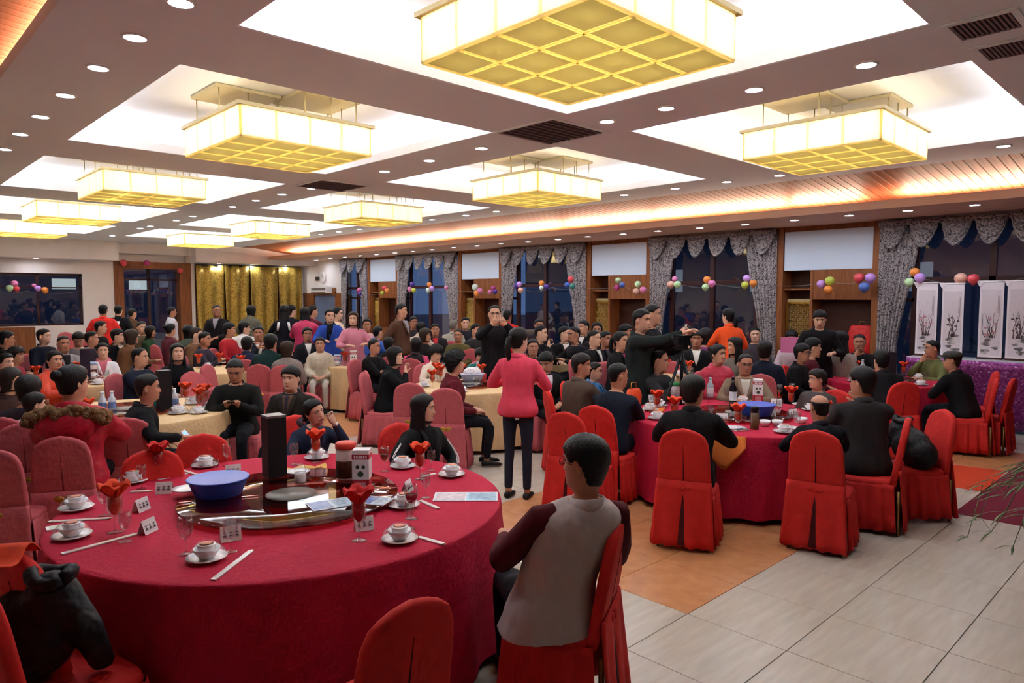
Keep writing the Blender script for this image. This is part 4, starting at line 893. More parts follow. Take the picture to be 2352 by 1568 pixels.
def shoe_mesh():
    R = []
    for y, hw, h in ((-.07, .028, .05), (-.05, .036, .062), (0, .038, .07), (.05, .042, .058), (.11, .045, .042), (.155, .036, .030), (.172, .018, .018)):
        p = sup(hw, h / 2, h / 2, 12, .75); R.append(np.c_[p[:, 0], np.full(12, y), p[:, 1] + h / 2])
    return MB().rings(R).mesh('shoe')
def shirt_mesh(L, off, wid, zlow):
    P = []
    for v in np.linspace(0, 1, 9):
        z = 1.035 - v * (1.035 - zlow); hw = np.interp(z, TZ, THW) + off; f = np.interp(z, TZ, TF) + off; row = []
        for u in np.linspace(-1, 1, 9):
            x = u * wid * (1 - v) ** .8 + .0001 * u; y = f * max(0, 1 - (abs(x) / hw) ** 2.3) ** (.5); row.append((x, y + .010, z))
        P.append(bend(row, L))
    return MB().slab(np.array(P)[:, ::-1], .004).mesh('shirt')
NP = [0]
def facing(P, ang):
    c_ = -unit(np.array([P[0], P[1], 0])); v = -c_; right = np.array([v[1], -v[0], 0]); f = math.cos(ang) * c_ + math.sin(ang) * right; return math.atan2(-f[0], f[1])
def person(px, py, body, head, lab, top=(30, 28, 30), kind='jacket', pose='table', lean=.12, hair='short', hc='k', z=1.15, dist=None, stand=False, fem=False, bottom=(26, 26, 32), shirt=None, tie=None, nod=0, tilt=0, curl=.6, glasses=False, ch=None, chair_ang=None, sk=None, sleeve=None, group=None, who=None, scale=None, seat=True, chair_lab=None, near=False, zs=None, flag=None, side=0.0):
    SIDE[0] = side; NP[0] += 1; sk = NP[0] if sk is None else sk; zoff = .43 if stand else 0
    if stand and z == 1.15: z = 1.58
    hloc = bend((0, .0, 1.06), lean)[0]; hl = hloc + np.array([0, .022 + .05 * max(0, lean), .148 - .02 * max(0, nod)])    # head centre before scale
    if dist is not None: P = atd(px, py, dist); z = P[2]
    else: P = atz(px, py, z)
    s = scale or (z - (0 if stand else .015)) / (hl[2] + zoff)
    if not stand and not scale and s < .9: s = (z - .475) / (hl[2] - .46)
    s = min(max(s, .55), 1.08)
    rb = facing(P, math.radians(body)); rh = facing(P, math.radians(head)); rel = (rh - rb + PI) % (2 * PI) - PI; rel = max(-1.45, min(1.45, rel))
    cb, sb = math.cos(rb), math.sin(rb); base = np.array([P[0] - s * (hl[0] * cb - hl[1] * sb), P[1] - s * (hl[0] * sb + hl[1] * cb), (zs if zs is not None else s * zoff + (0 if stand else .0))])
    o = root('person', 'person in ' + lab, 'person', base, rb, group, s)
    R = rotm(rel, nod, tilt); dz = np.array([0, 0, 0.0]); vox = .017 if near else .024
    m = MB(); torso(m, -.004, lean, fem, 18)
    head_into(m, hl, hloc, R, 40 if near else 32)
    A = arms(pose, lean, fem); pn = {'chin': (0, -1, .2), 'clasp': (1, 0, 0), 'photo': (0, 1, .2), 'headL': (.3, -1, 0), 'reach': (0, .2, 1), 'up': (0, 1, 0)}.get(pose)
    HR = []
    for sd, (S, E_, W) in zip((1, -1), A):
        m.tube(arm_path(S, E_, W, sd), AR * (.85 if fem else .95), 8); pq = pn
        if pose == 'clasp': pq = (sd, 0, .2)
        if pose == 'chin' and sd < 0: pq = None
        HR.append(hand(m, W, E_, sd, curl if not (pose == 'chin' and sd > 0) else 1.2, 6, pq))
    if not stand:
        for sd in (-1, 1): m.tube([(sd * .085, -.02, .515), (sd * .095, .15, .525), (sd * .105, .32, .52), (sd * .11, .425, .495), (sd * .112, .445, .44), (sd * .11, .44, .32), (sd * .108, .43, .18), (sd * .108, .42, .06)], [.06, .058, .05, .04, .036, .036, .034, .032], 8)
    else:
        for sd in (-1, 1): m.tube([(sd * .08, 0, .5), (sd * .09, .01, .22), (sd * .095, .015, .06), (sd * .10, -.01, -.38)], [.07, .06, .046, .034], 8)
    put('body', m, [skin(sk), M_iris, M_eye, lips(sk + (2 if fem else 0))], o)
    hm = cached(('hair', hair), lambda: hair_mesh(hair)); ho = put('hair', hm, mat('hair', HAIRC[hc], .5, noise=.12, nscale=30, bump=.25, bscale=45, spec=.25, stretch=(3, 3, .6)), o, tuple(hl)); ho.rotation_euler = Matrix(R.tolist()).to_euler()
    if kind in ('jacket', 'vest', 'coat'):
        def col_():
            m_ = MB(); a = np.linspace(-2.75, 2.75, 24); lo = bend(np.c_[.088 * np.sin(a), -.014 - .088 * np.cos(a) * -1 * -1, 1.008 + .016 * np.cos(a)], lean); hi = bend(np.c_[.076 * np.sin(a), -.014 - .078 * np.cos(a), 1.062 + .016 * np.cos(a)], lean); md = (lo + hi) / 2 + (lo - hi) * .1
            return m_.slab(np.stack([lo, md, hi]), .009).mesh('collar')
        put('collar', cached(('collar', lean, side), col_), cloth(tuple(min(255, c_ + 8) for c_ in top)), o)
    tm = cached(('top', pose, lean, fem, kind, vox, stand, side), lambda: top_mesh(pose, lean, fem, kind, vox, stand))
    put({'sweater': 'sweater', 'jacket': 'jacket', 'coat': 'coat', 'puffer': 'padded_jacket', 'vest': 'vest'}[kind], tm, leather(top) if kind == 'puffer' else cloth(top), o)
    lm = cached(('leg', stand, fem), lambda: leg_mesh(stand, fem, .022)); put('trousers', lm, cloth(bottom), o)
    sm = cached('shoe', shoe_mesh)
    for sd in (-1, 1): put('shoe', sm, leather((24, 22, 22)), o, ((sd * .108, .43, .0) if not stand else (sd * .10, 0, -.43)))
    if sleeve:
        for sd, (S, E_, W) in zip((1, -1), A): put('sleeve', cached(('slv', pose, lean, fem, sd, side), lambda: MB().tube(arm_path(S, E_, W, sd, .015), AR + np.array([.012, .014, .015, .016, .016, .015, .012, .008]), 14).mesh('sleeve')), cloth(sleeve), o)
    if shirt: 
        off = {'sweater': .018, 'jacket': .026, 'coat': .032, 'puffer': .045, 'vest': .03}[kind]
        put('shirt', cached(('shirt', lean, kind, side), lambda: shirt_mesh(lean, off, .062, .80)), cloth(shirt), o)
        if kind != 'sweater':
            def lap_():
                m_ = MB()
                for sg in (-1, 1):
                    G = []
                    for v in np.linspace(0, 1, 7):
                        z = 1.03 - v * .22; hw = np.interp(z, TZ, THW) + off; f = np.interp(z, TZ, TF) + off; row = []
                        for u in (0, .5, 1):
                            x = .062 * (1 - v) ** .8 + u * (.012 + .034 * math.sin(PI * min(1, v * .9 + .1))); row.append((sg * x, f * max(0, 1 - (x / hw) ** 2.3) ** .5 + .012, z))
                        G.append(row)
                    m_.slab(np.array([bend(r_, lean) for r_ in G])[:, ::-sg], .006)
                return m_.mesh('lapel')
            put('lapel', cached(('lapel', lean, kind, side), lap_), cloth(tuple(min(255, c_ + 10) for c_ in top)), o)
        if tie: put('tie', cached(('tie', lean, kind), lambda: shirt_mesh(lean, off + .006, .018, .78)), cloth(tie), o)
    if glasses:
        g = MB()
        for sd in (-1, 1):
            a = np.linspace(0, 2 * PI, 15); g.tube(np.c_[sd * .033 + .021 * np.cos(a), np.full(15, .103), .002 + .016 * np.sin(a)], .0016, 5); g.tube([(sd * .054, .100, .006), (sd * .074, .06, .006), (sd * .078, 0, .0)], .0015, 5)
        g.tube([(-.012, .104, .004), (.012, .104, .004)], .0016, 5)
        go = put('glasses', g, M_darkmetal, o, tuple(hl)); go.rotation_euler = Matrix(R.tolist()).to_euler()
    if not stand and seat and ch is not None:
        ra = rb if chair_ang is None else facing(P, math.radians(chair_ang)); sc_ = .97
        cx_, cy_ = base[0] - .0 * math.sin(ra), base[1]
        chair(cx_ + .03 * math.sin(ra), cy_ - .03 * math.cos(ra), ra, ch, chair_lab or (('rose' if ch else 'red') + ' covered chair under the person in ' + ' '.join(lab.replace(',', '').split()[:8])), 'occupied banquet chairs', bow=True)
    if not stand: o.location.z = .015 + (.0 if s > .9 else .46 * (1 - s))
    return dict(o=o, hl=hl, R=R, A=A, HR=HR, s=s, base=base, rb=rb)
def local_pt(d, p): 
    cb, sb = math.cos(d['rb']), math.sin(d['rb']); p = np.array(p) * d['s']; return np.array([d['base'][0] + p[0] * cb - p[1] * sb, d['base'][1] + p[0] * sb + p[1] * cb, d['o'].location.z + p[2]])
K = (22, 20, 22); NV = (24, 28, 44); GY = (70, 66, 66); BR = (64, 46, 38)
PP = {}
def add(key, *a, **k): PP[key] = person(*a, **k); return PP[key]
# around the nearest red table
add('vest', 1343, 1062, -160, -116, 'grey vest over maroon sleeves, seated with back turned at the nearest table', (186, 170, 166), 'vest', 'rest', -.12, 'full', z=1.20, near=True, sleeve=(84, 22, 30), bottom=(30, 30, 36), glasses=True, ch=None, sk=1, side=.15)
add('long', 973, 938, 38, 78, 'black zip jacket with long black hair, head turned aside at the nearest table', (26, 26, 28), 'jacket', 'drape', .02, 'long', z=1.10, near=True, fem=True, shirt=(18, 18, 20), ch=False, sk=2)
add('rest', 722, 945, 20, 38, 'navy denim jacket resting her cheek on her hand', (44, 52, 74), 'jacket', 'headL', .30, 'pony', z=1.04, near=True, fem=True, tilt=.28, shirt=(60, 40, 46), ch=False, curl=1.2, sk=2)
# around the cream table with the turquoise basin
add('redcoat', 168, 878, 165, 125, 'red padded coat with a fur-trimmed hood, back turned', (176, 22, 46), 'puffer', 'table', .05, 'bun', dist=6.3, near=True, fem=True, ch=True, chair_lab='rose covered chair under the person in the fur-hooded red coat')
add('phone', 340, 890, 95, 88, 'black jacket looking aside, holding a white phone', K, 'jacket', 'drape', .18, 'short', dist=6.9, near=True, ch=True, chair_ang=172, sk=1)
add('text', 540, 850, -12, -10, 'black jacket smiling down at a mobile phone', (28, 26, 24), 'jacket', 'phone', .22, 'crop', dist=8.0, near=True, nod=.45, ch=True, sk=1)
add('tie', 668, 868, -25, -28, 'dark coat with tan collar, shirt and patterned tie', (38, 32, 28), 'coat', 'lap', .02, 'full', z=1.14, near=True, shirt=(96, 74, 60), tie=(52, 44, 60), ch=True, sk=2)
add('lbrown', 25, 872, 60, 70, 'dark brown jacket with shoulder-length hair, beside two children', (58, 34, 30), 'jacket', 'lap', .1, 'bob', 'd', dist=8.6, fem=True, ch=True)
add('kid1', 66, 893, 150, 145, 'dark knit, small child with black hair turned away', (52, 44, 52), 'sweater', 'lap', .1, 'bowl', dist=7.5, z=1.0, ch=True)
add('kid2', 80, 928, 120, 105, 'white top with patterned skirt, child bending over the table', (214, 206, 206), 'jacket', 'table', .3, 'full', dist=7.2, ch=True, bottom=(90, 66, 56))
# cream table behind
add('navy', 322, 820, 50, 62, 'navy jacket with clasped hands, receding hair', (28, 34, 52), 'jacket', 'cross', .1, 'thin', dist=10.2, near=True, ch=True, sk=0)
add('smile', 407, 810, 15, 15, 'black coat with long black hair, smiling upward', K, 'coat', 'lap', .05, 'long', dist=10.6, fem=True, nod=-.15, ch=True, sk=2)
add('scarf', 236, 805, 0, 5, 'white jacket with a pink scarf, half hidden by a black box', (222, 214, 222), 'jacket', 'lap', .05, 'pony', dist=12.4, fem=True, shirt=(206, 110, 124), ch=True, sk=2)
add('pinkL', 14, 832, 60, 40, 'dusky pink top at the cream table edge', (150, 70, 80), 'sweater', 'lap', .1, 'pony', dist=11.0, fem=True, ch=True)
add('redL', 38, 815, 60, 55, 'crimson sweater with dark fringe', (150, 40, 56), 'sweater', 'lap', .1, 'bowl', dist=12.0, fem=True, ch=True)
add('girl', 126, 827, 50, 30, 'orange-red dress, small girl leaning on the table', (220, 70, 44), 'puffer', 'table', .2, 'pony', dist=10.6, z=.98, fem=True, ch=True)
add('p15', 16, 778, 80, 85, 'black jacket with a cream collar, in profile near the wainscot', K, 'jacket', 'lap', .05, 'full', dist=14.2, shirt=(214, 190, 140), ch=True)
add('p100', 101, 772, 45, 60, 'navy blazer turned aside by the rose chairs', NV, 'jacket', 'lap', .05, 'short', dist=14.6, ch=True)
add('p145', 146, 789, 20, 20, 'open grey jacket over black, facing the room', (140, 134, 138), 'jacket', 'lap', .05, 'crop', dist=13.0, shirt=(30, 26, 30), ch=True)
add('p180', 180, 779, 0, 0, 'grey top, boy looking down at the table', (130, 120, 126), 'sweater', 'table', .2, 'full', dist=14.4, nod=.5, ch=True)
add('p212', 211, 777, 80, 85, 'dark plum jacket in profile with short hair', (48, 36, 48), 'jacket', 'lap', .1, 'crop', dist=14.0, ch=True)
add('p270', 270, 771, 40, 75, 'black suit with a light collar, turned to a neighbour', K, 'jacket', 'lap', .05, 'full', dist=14.8, shirt=(206, 190, 170), ch=True)
add('p303', 303, 774, 120, 110, 'brown coat reaching an arm over the table', (112, 76, 48), 'jacket', 'arm', .25, 'bob', 'b', dist=14.0, fem=True, ch=True)
add('p230', 232, 752, 70, 80, 'dark jacket, seated far back beside a balding neighbour', K, 'jacket', 'lap', .05, 'short', dist=16.8, ch=True)
add('p254', 254, 748, 10, 0, 'brown sweater, balding and seated far back', (96, 70, 60), 'sweater', 'lap', .05, 'bald', 'g', dist=18.3, ch=True)
add('p325', 326, 752, 20, 20, 'khaki top seated far back near the doorway', (96, 82, 62), 'jacket', 'lap', .05, 'short', dist=17.2, ch=True)
add('p345', 346, 762, 80, 80, 'green jacket in profile near the doorway', (34, 66, 40), 'jacket', 'lap', .05, 'bob', dist=17.0, fem=True, ch=True)
add('p390', 392, 757, 120, 120, 'wine coloured coat with hair tied back, turned away', (92, 40, 50), 'jacket', 'lap', .05, 'bun', dist=16.5, fem=True, ch=True)
add('p430', 432, 762, 170, 170, 'green-grey coat with dark hair, back turned', (78, 92, 80), 'coat', 'lap', .05, 'bob', dist=15.5, fem=True, ch=True)
add('p452', 452, 768, 60, 75, 'brown fur-collared jacket with glasses, looking aside', (112, 78, 52), 'jacket', 'lap', .1, 'short', 'b', dist=14.1, glasses=True, ch=True)
add('p471', 471, 779, 70, 60, 'dark violet jacket holding a phone near the red sweater', (52, 44, 58), 'jacket', 'phone', .1, 'short', dist=13.2, ch=True)
add('p486', 487, 757, 30, 10, 'white scarf and dark coat seated far back', (60, 50, 54), 'coat', 'lap', .05, 'short', dist=18.2, shirt=(220, 210, 208), ch=True)
add('redsw', 527, 757, 60, 80, 'red zip sweater, turned aside', (172, 36, 44), 'sweater', 'lap', .05, 'full', dist=14.6, ch=True)
add('whood', 562, 752, 160, 95, 'white hooded padded coat leaning over a table', (222, 214, 212), 'puffer', 'table', .35, 'full', dist=15.6, ch=True)
add('p593', 593, 765, 10, 0, 'dark blazer over white, hands clasped at the mouth', (34, 36, 46), 'jacket', 'clasp', .1, 'short', dist=13.7, shirt=(214, 206, 200), ch=True)
add('p566', 567, 790, 175, 170, 'navy fleece bending forward, back turned', (28, 32, 56), 'jacket', 'table', .35, 'full', dist=12.5, ch=True)
add('p632', 622, 786, 160, 150, 'dark green coat bending away', (26, 52, 50), 'coat', 'table', .3, 'full', dist=11.5, ch=True)
add('p660', 660, 802, 170, 120, 'grey fur-trimmed coat with brown hair, turned away', (130, 116, 110), 'puffer', 'lap', .1, 'bob', 'b', dist=11.2, fem=True, ch=True)
add('p706', 706, 767, 10, 10, 'dark suit jacket over white blouse, facing the room', (34, 32, 38), 'jacket', 'lap', .05, 'pony', dist=13.9, fem=True, shirt=(220, 212, 206), ch=True)
add('beige', 735, 790, -5, -5, 'beige hooded coat, child with hair pulled back', (196, 180, 158), 'puffer', 'lap', .05, 'bun', dist=12.4, fem=True, ch=True, bottom=(190, 180, 170))
add('glass', 860, 795, 55, 65, 'black jacket with glasses and short hair, arms on the cream table', K, 'jacket', 'cross', .1, 'crop', dist=11.2, near=True, glasses=True, ch=True)
add('bob', 908, 818, 75, 68, 'black dress with bobbed hair, hand at her chin', (18, 18, 20), 'jacket', 'chin', .18, 'bob', dist=9.3, near=True, fem=True, nod=-.1, ch=True)
add('polka', 956, 792, 165, 170, 'dotted dark dress with pink sleeves, back turned', (44, 34, 38), 'jacket', 'lap', .05, 'bob', dist=11.8, fem=True, ch=True, sleeve=(222, 80, 120))
add('w1000', 1002, 810, 25, 30, 'cream hooded jacket looking down, dark fringe', (226, 206, 186), 'jacket', 'table', .15, 'bowl', dist=10.2, near=True, nod=.35, ch=True, fem=True, sk=2)
add('curly', 1046, 832, 95, 92, 'burgundy cardigan with curly dark hair, in profile', (98, 24, 36), 'jacket', 'lap', .08, 'curly', dist=8.0, near=True, fem=True, ch=True, chair_ang=172, sk=0)
add('teal', 1103, 815, 0, 5, 'teal and white hooded top, boy looking down', (60, 124, 118), 'jacket', 'table', .2, 'bowl', dist=10.6, near=True, nod=.35, shirt=(220, 220, 220), ch=True)
add('olive', 1052, 770, -10, -10, 'olive jacket, seated in the middle distance', (92, 84, 48), 'jacket', 'lap', .05, 'crop', dist=13.6, ch=True)
add('p1092', 1093, 758, 40, 45, 'dark grey jacket with swept-back hair beside the olive jacket', (52, 50, 52), 'jacket', 'lap', .05, 'short', dist=14.2, ch=True)
add('p1042', 1041, 748, 170, 150, 'pale grey jacket and cap of grey hair, back turned', (168, 160, 146), 'jacket', 'lap', .05, 'short', 'g', dist=16.2, ch=True)
add('p965', 967, 752, 150, 150, 'pale beige jacket leaning over a far table', (190, 168, 150), 'jacket', 'table', .4, 'short', dist=15.0, ch=True)
add('p950', 950, 735, 20, 20, 'charcoal jacket seated before the brown cupboard', (50, 44, 48), 'jacket', 'lap', .05, 'short', dist=17.2, ch=True)
add('p975', 977, 770, 60, 70, 'black top with brown hair beside the polka-dot dress', (34, 30, 32), 'jacket', 'lap', .05, 'bob', 'b', dist=13.2, fem=True, ch=True)
add('p998', 1000, 757, 0, 0, 'dark coat with red collar, facing the room', (40, 34, 38), 'coat', 'lap', .05, 'short', dist=15.2, shirt=(190, 50, 60), ch=True)
add('p1068', 1069, 733, 0, 10, 'dark coat, pale face by the lattice door', (40, 36, 42), 'coat', 'lap', .05, 'short', dist=16.5, ch=True)
add('p845', 843, 745, 10, 0, 'pale pink dress with hair tied back, seated far back', (206, 150, 152), 'sweater', 'lap', .05, 'bun', dist=15.8, fem=True, ch=True)
add('blue', 868, 763, 120, 130, 'blue and white sports jacket, back turned', (44, 84, 172), 'puffer', 'table', .3, 'short', dist=14.6, ch=True, sleeve=None)
add('p888', 893, 790, 175, 160, 'plain black coat with bowed dark hair, back turned', K, 'coat', 'lap', .15, 'full', dist=12.2, ch=True)
add('p1240', 1243, 763, 60, 70, 'black suit with hand raised to the mouth', K, 'jacket', 'chin', .1, 'crop', dist=12.0, ch=True)
add('p1237', 1238, 742, 20, 10, 'dark plum top, small pale face by the window', (52, 36, 44), 'jacket', 'lap', .05, 'short', dist=15.2, ch=True)
add('w1255', 1255, 830, 30, -25, 'black suit and white shirt looking down', K, 'jacket', 'lap', .15, 'full', dist=8.8, near=True, nod=.5, shirt=(226, 220, 226), ch=True)
add('p1224', 1224, 797, 10, 10, 'dark open jacket, square face looking straight out behind the suit', (40, 30, 34), 'jacket', 'lap', .05, 'short', dist=10.6, near=True, ch=True)
add('p1296', 1297, 766, 20, 60, 'dark suit jacket beside a pouring neighbour', K, 'jacket', 'lap', .05, 'short', dist=12.8, shirt=(220, 210, 210), ch=True)
add('p1316', 1318, 768, -60, -55, 'black suit pouring from a bottle with arm stretched', (26, 26, 32), 'jacket', 'arm', .2, 'crop', dist=12.0, ch=True)
add('p1340', 1341, 747, -30, -50, 'black jacket and white collar by the wood column', K, 'jacket', 'lap', .05, 'short', dist=14.4, shirt=(220, 216, 214), ch=True)
add('p1372', 1371, 747, 0, 0, 'dark top with long hair by the lattice door', (36, 28, 32), 'jacket', 'lap', .05, 'long', dist=13.3, fem=True, ch=True)
add('p1365', 1365, 777, 65, 65, 'black suit, first of two turned the same way', K, 'jacket', 'lap', .05, 'crop', dist=11.2, shirt=(206, 200, 190), ch=True)
add('p1391', 1391, 778, 50, 50, 'black suit and dark tie, second of two turned the same way', (24, 24, 30), 'jacket', 'lap', .05, 'short', dist=11.7, shirt=(60, 60, 70), ch=True)
add('p1426', 1426, 782, 60, 60, 'black jacket with a magenta collar and tied hair', K, 'jacket', 'lap', .05, 'pony', dist=10.5, fem=True, shirt=(206, 40, 110), ch=True)
add('p1440', 1438, 745, 70, 70, 'dark purple jacket by the open niche', (52, 36, 50), 'jacket', 'lap', .05, 'full', dist=12.6, ch=True)
# around the red table with dark suits
add('brown', 1336, 838, 130, 82, 'brown suit jacket in profile with receding hair', (84, 66, 56), 'jacket', 'cross', .12, 'full', 'd', dist=7.7, near=True, shirt=(130, 90, 100), ch=False, chair_ang=105, sk=1)
add('old', 1367, 852, 80, 72, 'blue quilted jacket, elderly with glasses', (52, 110, 160), 'puffer', 'table', .08, 'short', 'd', dist=8.2, near=True, fem=True, glasses=True, shirt=(40, 34, 44), ch=False, sk=0)
add('back1418', 1420, 862, 155, 120, 'dark navy sweater with cropped hair, leaning on the red table with back turned', (24, 28, 42), 'sweater', 'cross', .26, 'crop', dist=6.9, near=True, shirt=None, ch=False, sk=1, bottom=(24, 26, 36))
add('bald1520', 1516, 828, 60, 72, 'dark grey suit with clasped hands and thinning hair', (46, 44, 46), 'jacket', 'clasp', .06, 'thin', dist=8.3, near=True, ch=False, sk=0)
add('back1595', 1592, 896, 172, 150, 'plain black suit, back turned on the red chair facing away', (24, 20, 22), 'jacket', 'table', .24, 'full', dist=5.9, near=True, ch=False, sk=1, bottom=(20, 20, 24))
add('tan', 1712, 836, 5, 15, 'tan tweed jacket and glasses, elderly, writing at the red table', (134, 112, 92), 'jacket', 'table', .10, 'thin', 'd', dist=8.6, near=True, shirt=(206, 196, 180), glasses=True, nod=.12, ch=False, sk=1)
add('grey', 1876, 870, -35, -62, 'grey tunic with receding hair, looking aside', (84, 76, 76), 'jacket', 'lap', .05, 'full', 'd', dist=8.0, near=True, ch=False, sk=0)
add('baldb', 1882, 935, -160, -150, 'black jacket with a bald crown, seen from behind', (26, 24, 30), 'jacket', 'table', .18, 'bald', dist=6.1, near=True, ch=False, chair_ang=170, sk=1, bottom=(22, 22, 28), chair_lab='red covered banquet chair with gilt legs showing under the bald-crowned person')
add('back1985', 1980, 876, -160, -120, 'black suit jacket with thick dark hair, hand at the face, back turned', (44, 38, 38), 'jacket', 'chin', .16, 'full', dist=6.75, near=True, shirt=(220, 214, 206), ch=False, chair_ang=-95, sk=1, bottom=(26, 24, 26))
# red table beside the scrolls
add('g1843', 1843, 810, 75, 70, 'black jacket with glasses, in profile beyond the red chairs', K, 'jacket', 'lap', .12, 'full', dist=10.3, near=True, glasses=True, ch=False)
add('p1868', 1868, 797, 95, 95, 'dark red sweater hidden behind the spectacled profile', (92, 24, 36), 'sweater', 'lap', .1, 'full', dist=10.7, ch=False)
add('p1908', 1909, 778, 60, 40, 'black top with pale face, heads together with a neighbour', (30, 26, 28), 'jacket', 'lap', .1, 'bob', dist=12.5, fem=True, ch=True)
add('p1928', 1929, 781, -20, -60, 'pale jacket with long hair, heads together with a neighbour', (150, 136, 128), 'jacket', 'lap', .1, 'long', dist=11.6, fem=True, ch=True)
add('p1974', 1974, 786, 0, -5, 'black jacket, eating with a hand at the mouth', K, 'jacket', 'chin', .08, 'crop', dist=12.2, ch=False)
add('p2030', 2024, 826, -150, -150, 'black jacket with white collar, leaning in with back turned', (24, 22, 26), 'jacket', 'table', .32, 'full', dist=9.9, near=True, ch=False)
add('p2140', 2141, 800, -35, -70, 'olive camouflage jacket, fist at the mouth', (110, 112, 66), 'jacket', 'chin', .08, 'crop', dist=11.9, near=True, ch=False, sk=1)
add('cap', 2186, 828, -125, -90, 'flat grey cap and black jacket, leaning to the red table', (22, 20, 22), 'jacket', 'arm', .30, 'short', 'd', dist=10.5, near=True, ch=False, chair_ang=-90, sk=1)
# window side, middle
add('p1600', 1600, 778, 0, 0, 'black suit with white shirt, seated behind the tripod', K, 'jacket', 'lap', .02, 'full', dist=11.6, shirt=(220, 214, 206), ch=True)
add('puff', 1650, 813, 35, 55, 'pink-red padded jacket with tied-back hair', (190, 46, 70), 'puffer', 'lap', .05, 'bun', dist=9.5, near=True, fem=True, ch=True, bottom=(200, 190, 186))
add('lh1685', 1687, 795, -30, -62, 'grey jacket with long black hair, looking up', (110, 100, 92), 'jacket', 'lap', .05, 'long', dist=10.6, fem=True, ch=True)
add('p1735', 1735, 768, 0, 0, 'dark grey sweater with shaved head by the drape', (66, 58, 64), 'sweater', 'lap', .02, 'crop', dist=13.6, ch=True)
add('p1758', 1756, 805, 175, 175, 'dark navy coat behind the tan jacket, back turned', NV, 'coat', 'lap', .1, 'full', dist=10.0, ch=True)
add('p1625', 1622, 772, 160, 120, 'purple top with black hair, turned away', (128, 66, 110), 'sweater', 'lap', .1, 'bob', dist=12.3, fem=True, ch=True)
add('p1580', 1578, 765, 10, 10, 'dark coat with fringe, behind the pointing hand', (40, 36, 40), 'coat', 'lap', .05, 'bowl', dist=13.2, fem=True, ch=True)
add('p1815', 1818, 776, 0, 0, 'fringe and pale blouse behind the pink paper sheet', (206, 180, 186), 'sweater', 'lap', .05, 'bowl', dist=13.0, fem=True, ch=True)
# standing
def stand(key, px, py, body, head, lab, dist, hh=None, **k):
    k.setdefault('pose', 'down'); add(key, px, py, body, head, lab, stand=True, dist=dist, zs=None, **k)
    d = PP[key]; o = d['o']; hz = o.location.z + d['s'] * d['hl'][2]; 
    if hh: pass
    return d
stand('pink', 1192, 785, 165, 135, 'coral pink jacket and faded jeans, standing with back turned', 6.75, top=(226, 72, 96), kind='jacket', pose='serve', hair='pony', fem=True, bottom=(38, 40, 54), lean=.03, near=True, sk=2, scale=.935)
stand('photo', 1136, 722, 10, 5, 'black coat and glasses, standing and photographing with a phone', 10.2, top=(24, 20, 24), kind='coat', pose='photo', hair='thin', glasses=True, lean=0, near=True, sk=0, scale=1.03)
stand('parka', 1474, 745, 75, 62, 'dark green parka, standing with an arm stretched to the camera on the tripod', 8.3, top=(36, 40, 38), kind='coat', pose='reach', hair='short', lean=.02, near=True, sk=0, scale=1.02)
stand('snap', 1499, 733, 75, 75, 'black jacket, holding up a phone behind the green parka', 9.0, top=(28, 26, 28), kind='jacket', pose='hold', hair='short', lean=.02, near=True, sk=0, scale=1.05)
stand('brn', 922, 720, 55, 70, 'brown leather jacket over a grey sweater, standing tall', 12.8, top=(92, 62, 48), kind='jacket', pose='down', hair='short', lean=0, shirt=(150, 146, 160), sk=0, near=True, scale=1.03)
stand('coat', 812, 738, 10, -10, 'long rose pink coat, standing and holding papers', 12.5, top=(206, 128, 146), kind='coat', pose='serve', hair='long', hc='b', fem=True, lean=0, bottom=(190, 100, 120), sk=2, scale=.95)
stand('bluec', 757, 728, 5, 15, 'royal blue coat with a black scarf and glasses, standing', 13.6, top=(44, 72, 160), kind='coat', pose='serve', hair='pony', fem=True, glasses=True, shirt=(22, 20, 22), lean=0, sk=2, scale=.97)
stand('cream', 776, 727, 60, 70, 'cream polo-neck sweater, standing beside the blue coat', 14.2, top=(214, 190, 168), kind='sweater', pose='down', hair='bun', fem=True, lean=0, sk=2, scale=.98)
stand('bright', 700, 733, 170, 160, 'bright pink and yellow patterned jacket, standing with back turned', 14.5, top=(190, 44, 88), kind='puffer', pose='arm', hair='long', fem=True, lean=.1, sk=2, scale=.98)
stand('bright2', 719, 728, 130, 110, 'dark red jacket, standing beside the bright patterned jacket', 15.0, top=(92, 30, 44), kind='jacket', pose='arm', hair='short', fem=False, lean=.08, sk=0, scale=1.0)
stand('back655', 653, 720, 175, 170, 'black jacket with white shoulder stripes, standing with back turned', 15.2, top=(24, 22, 30), kind='jacket', pose='serve', hair='long', fem=True, lean=.05, scale=1.0)
stand('back668', 669, 716, 160, 120, 'black top, standing in profile before the gold curtain', 15.6, top=(26, 24, 30), kind='jacket', pose='serve', hair='full', lean=.05, scale=1.0)
stand('suit497', 498, 719, -20, 15, 'dark suit over a grey shirt, standing before the gold curtain', 16.5, top=(32, 26, 30), kind='jacket', pose='lap', hair='crop', lean=0, shirt=(160, 150, 160), scale=1.0)
stand('bend575', 577, 722, 160, 150, 'grey-green coat, stooping before the gold curtain', 17.5, top=(96, 92, 78), kind='coat', pose='serve', hair='bob', lean=.35, scale=1.0, fem=True)
stand('red237', 237, 713, 170, 170, 'scarlet shirt, standing with back turned near the pale wall', 18.0, top=(222, 48, 44), kind='jacket', pose='serve', hair='short', lean=0, scale=1.0)
stand('blk272', 272, 712, 170, 170, 'black jacket with a white emblem, standing beside the scarlet shirt', 19.5, top=(20, 18, 22), kind='jacket', pose='down', hair='short', lean=0, scale=.98)
stand('w395', 396, 735, 90, 90, 'white and black jacket, standing near the doorway', 19.5, top=(196, 192, 200), kind='jacket', pose='down', hair='short', lean=0, scale=.95)
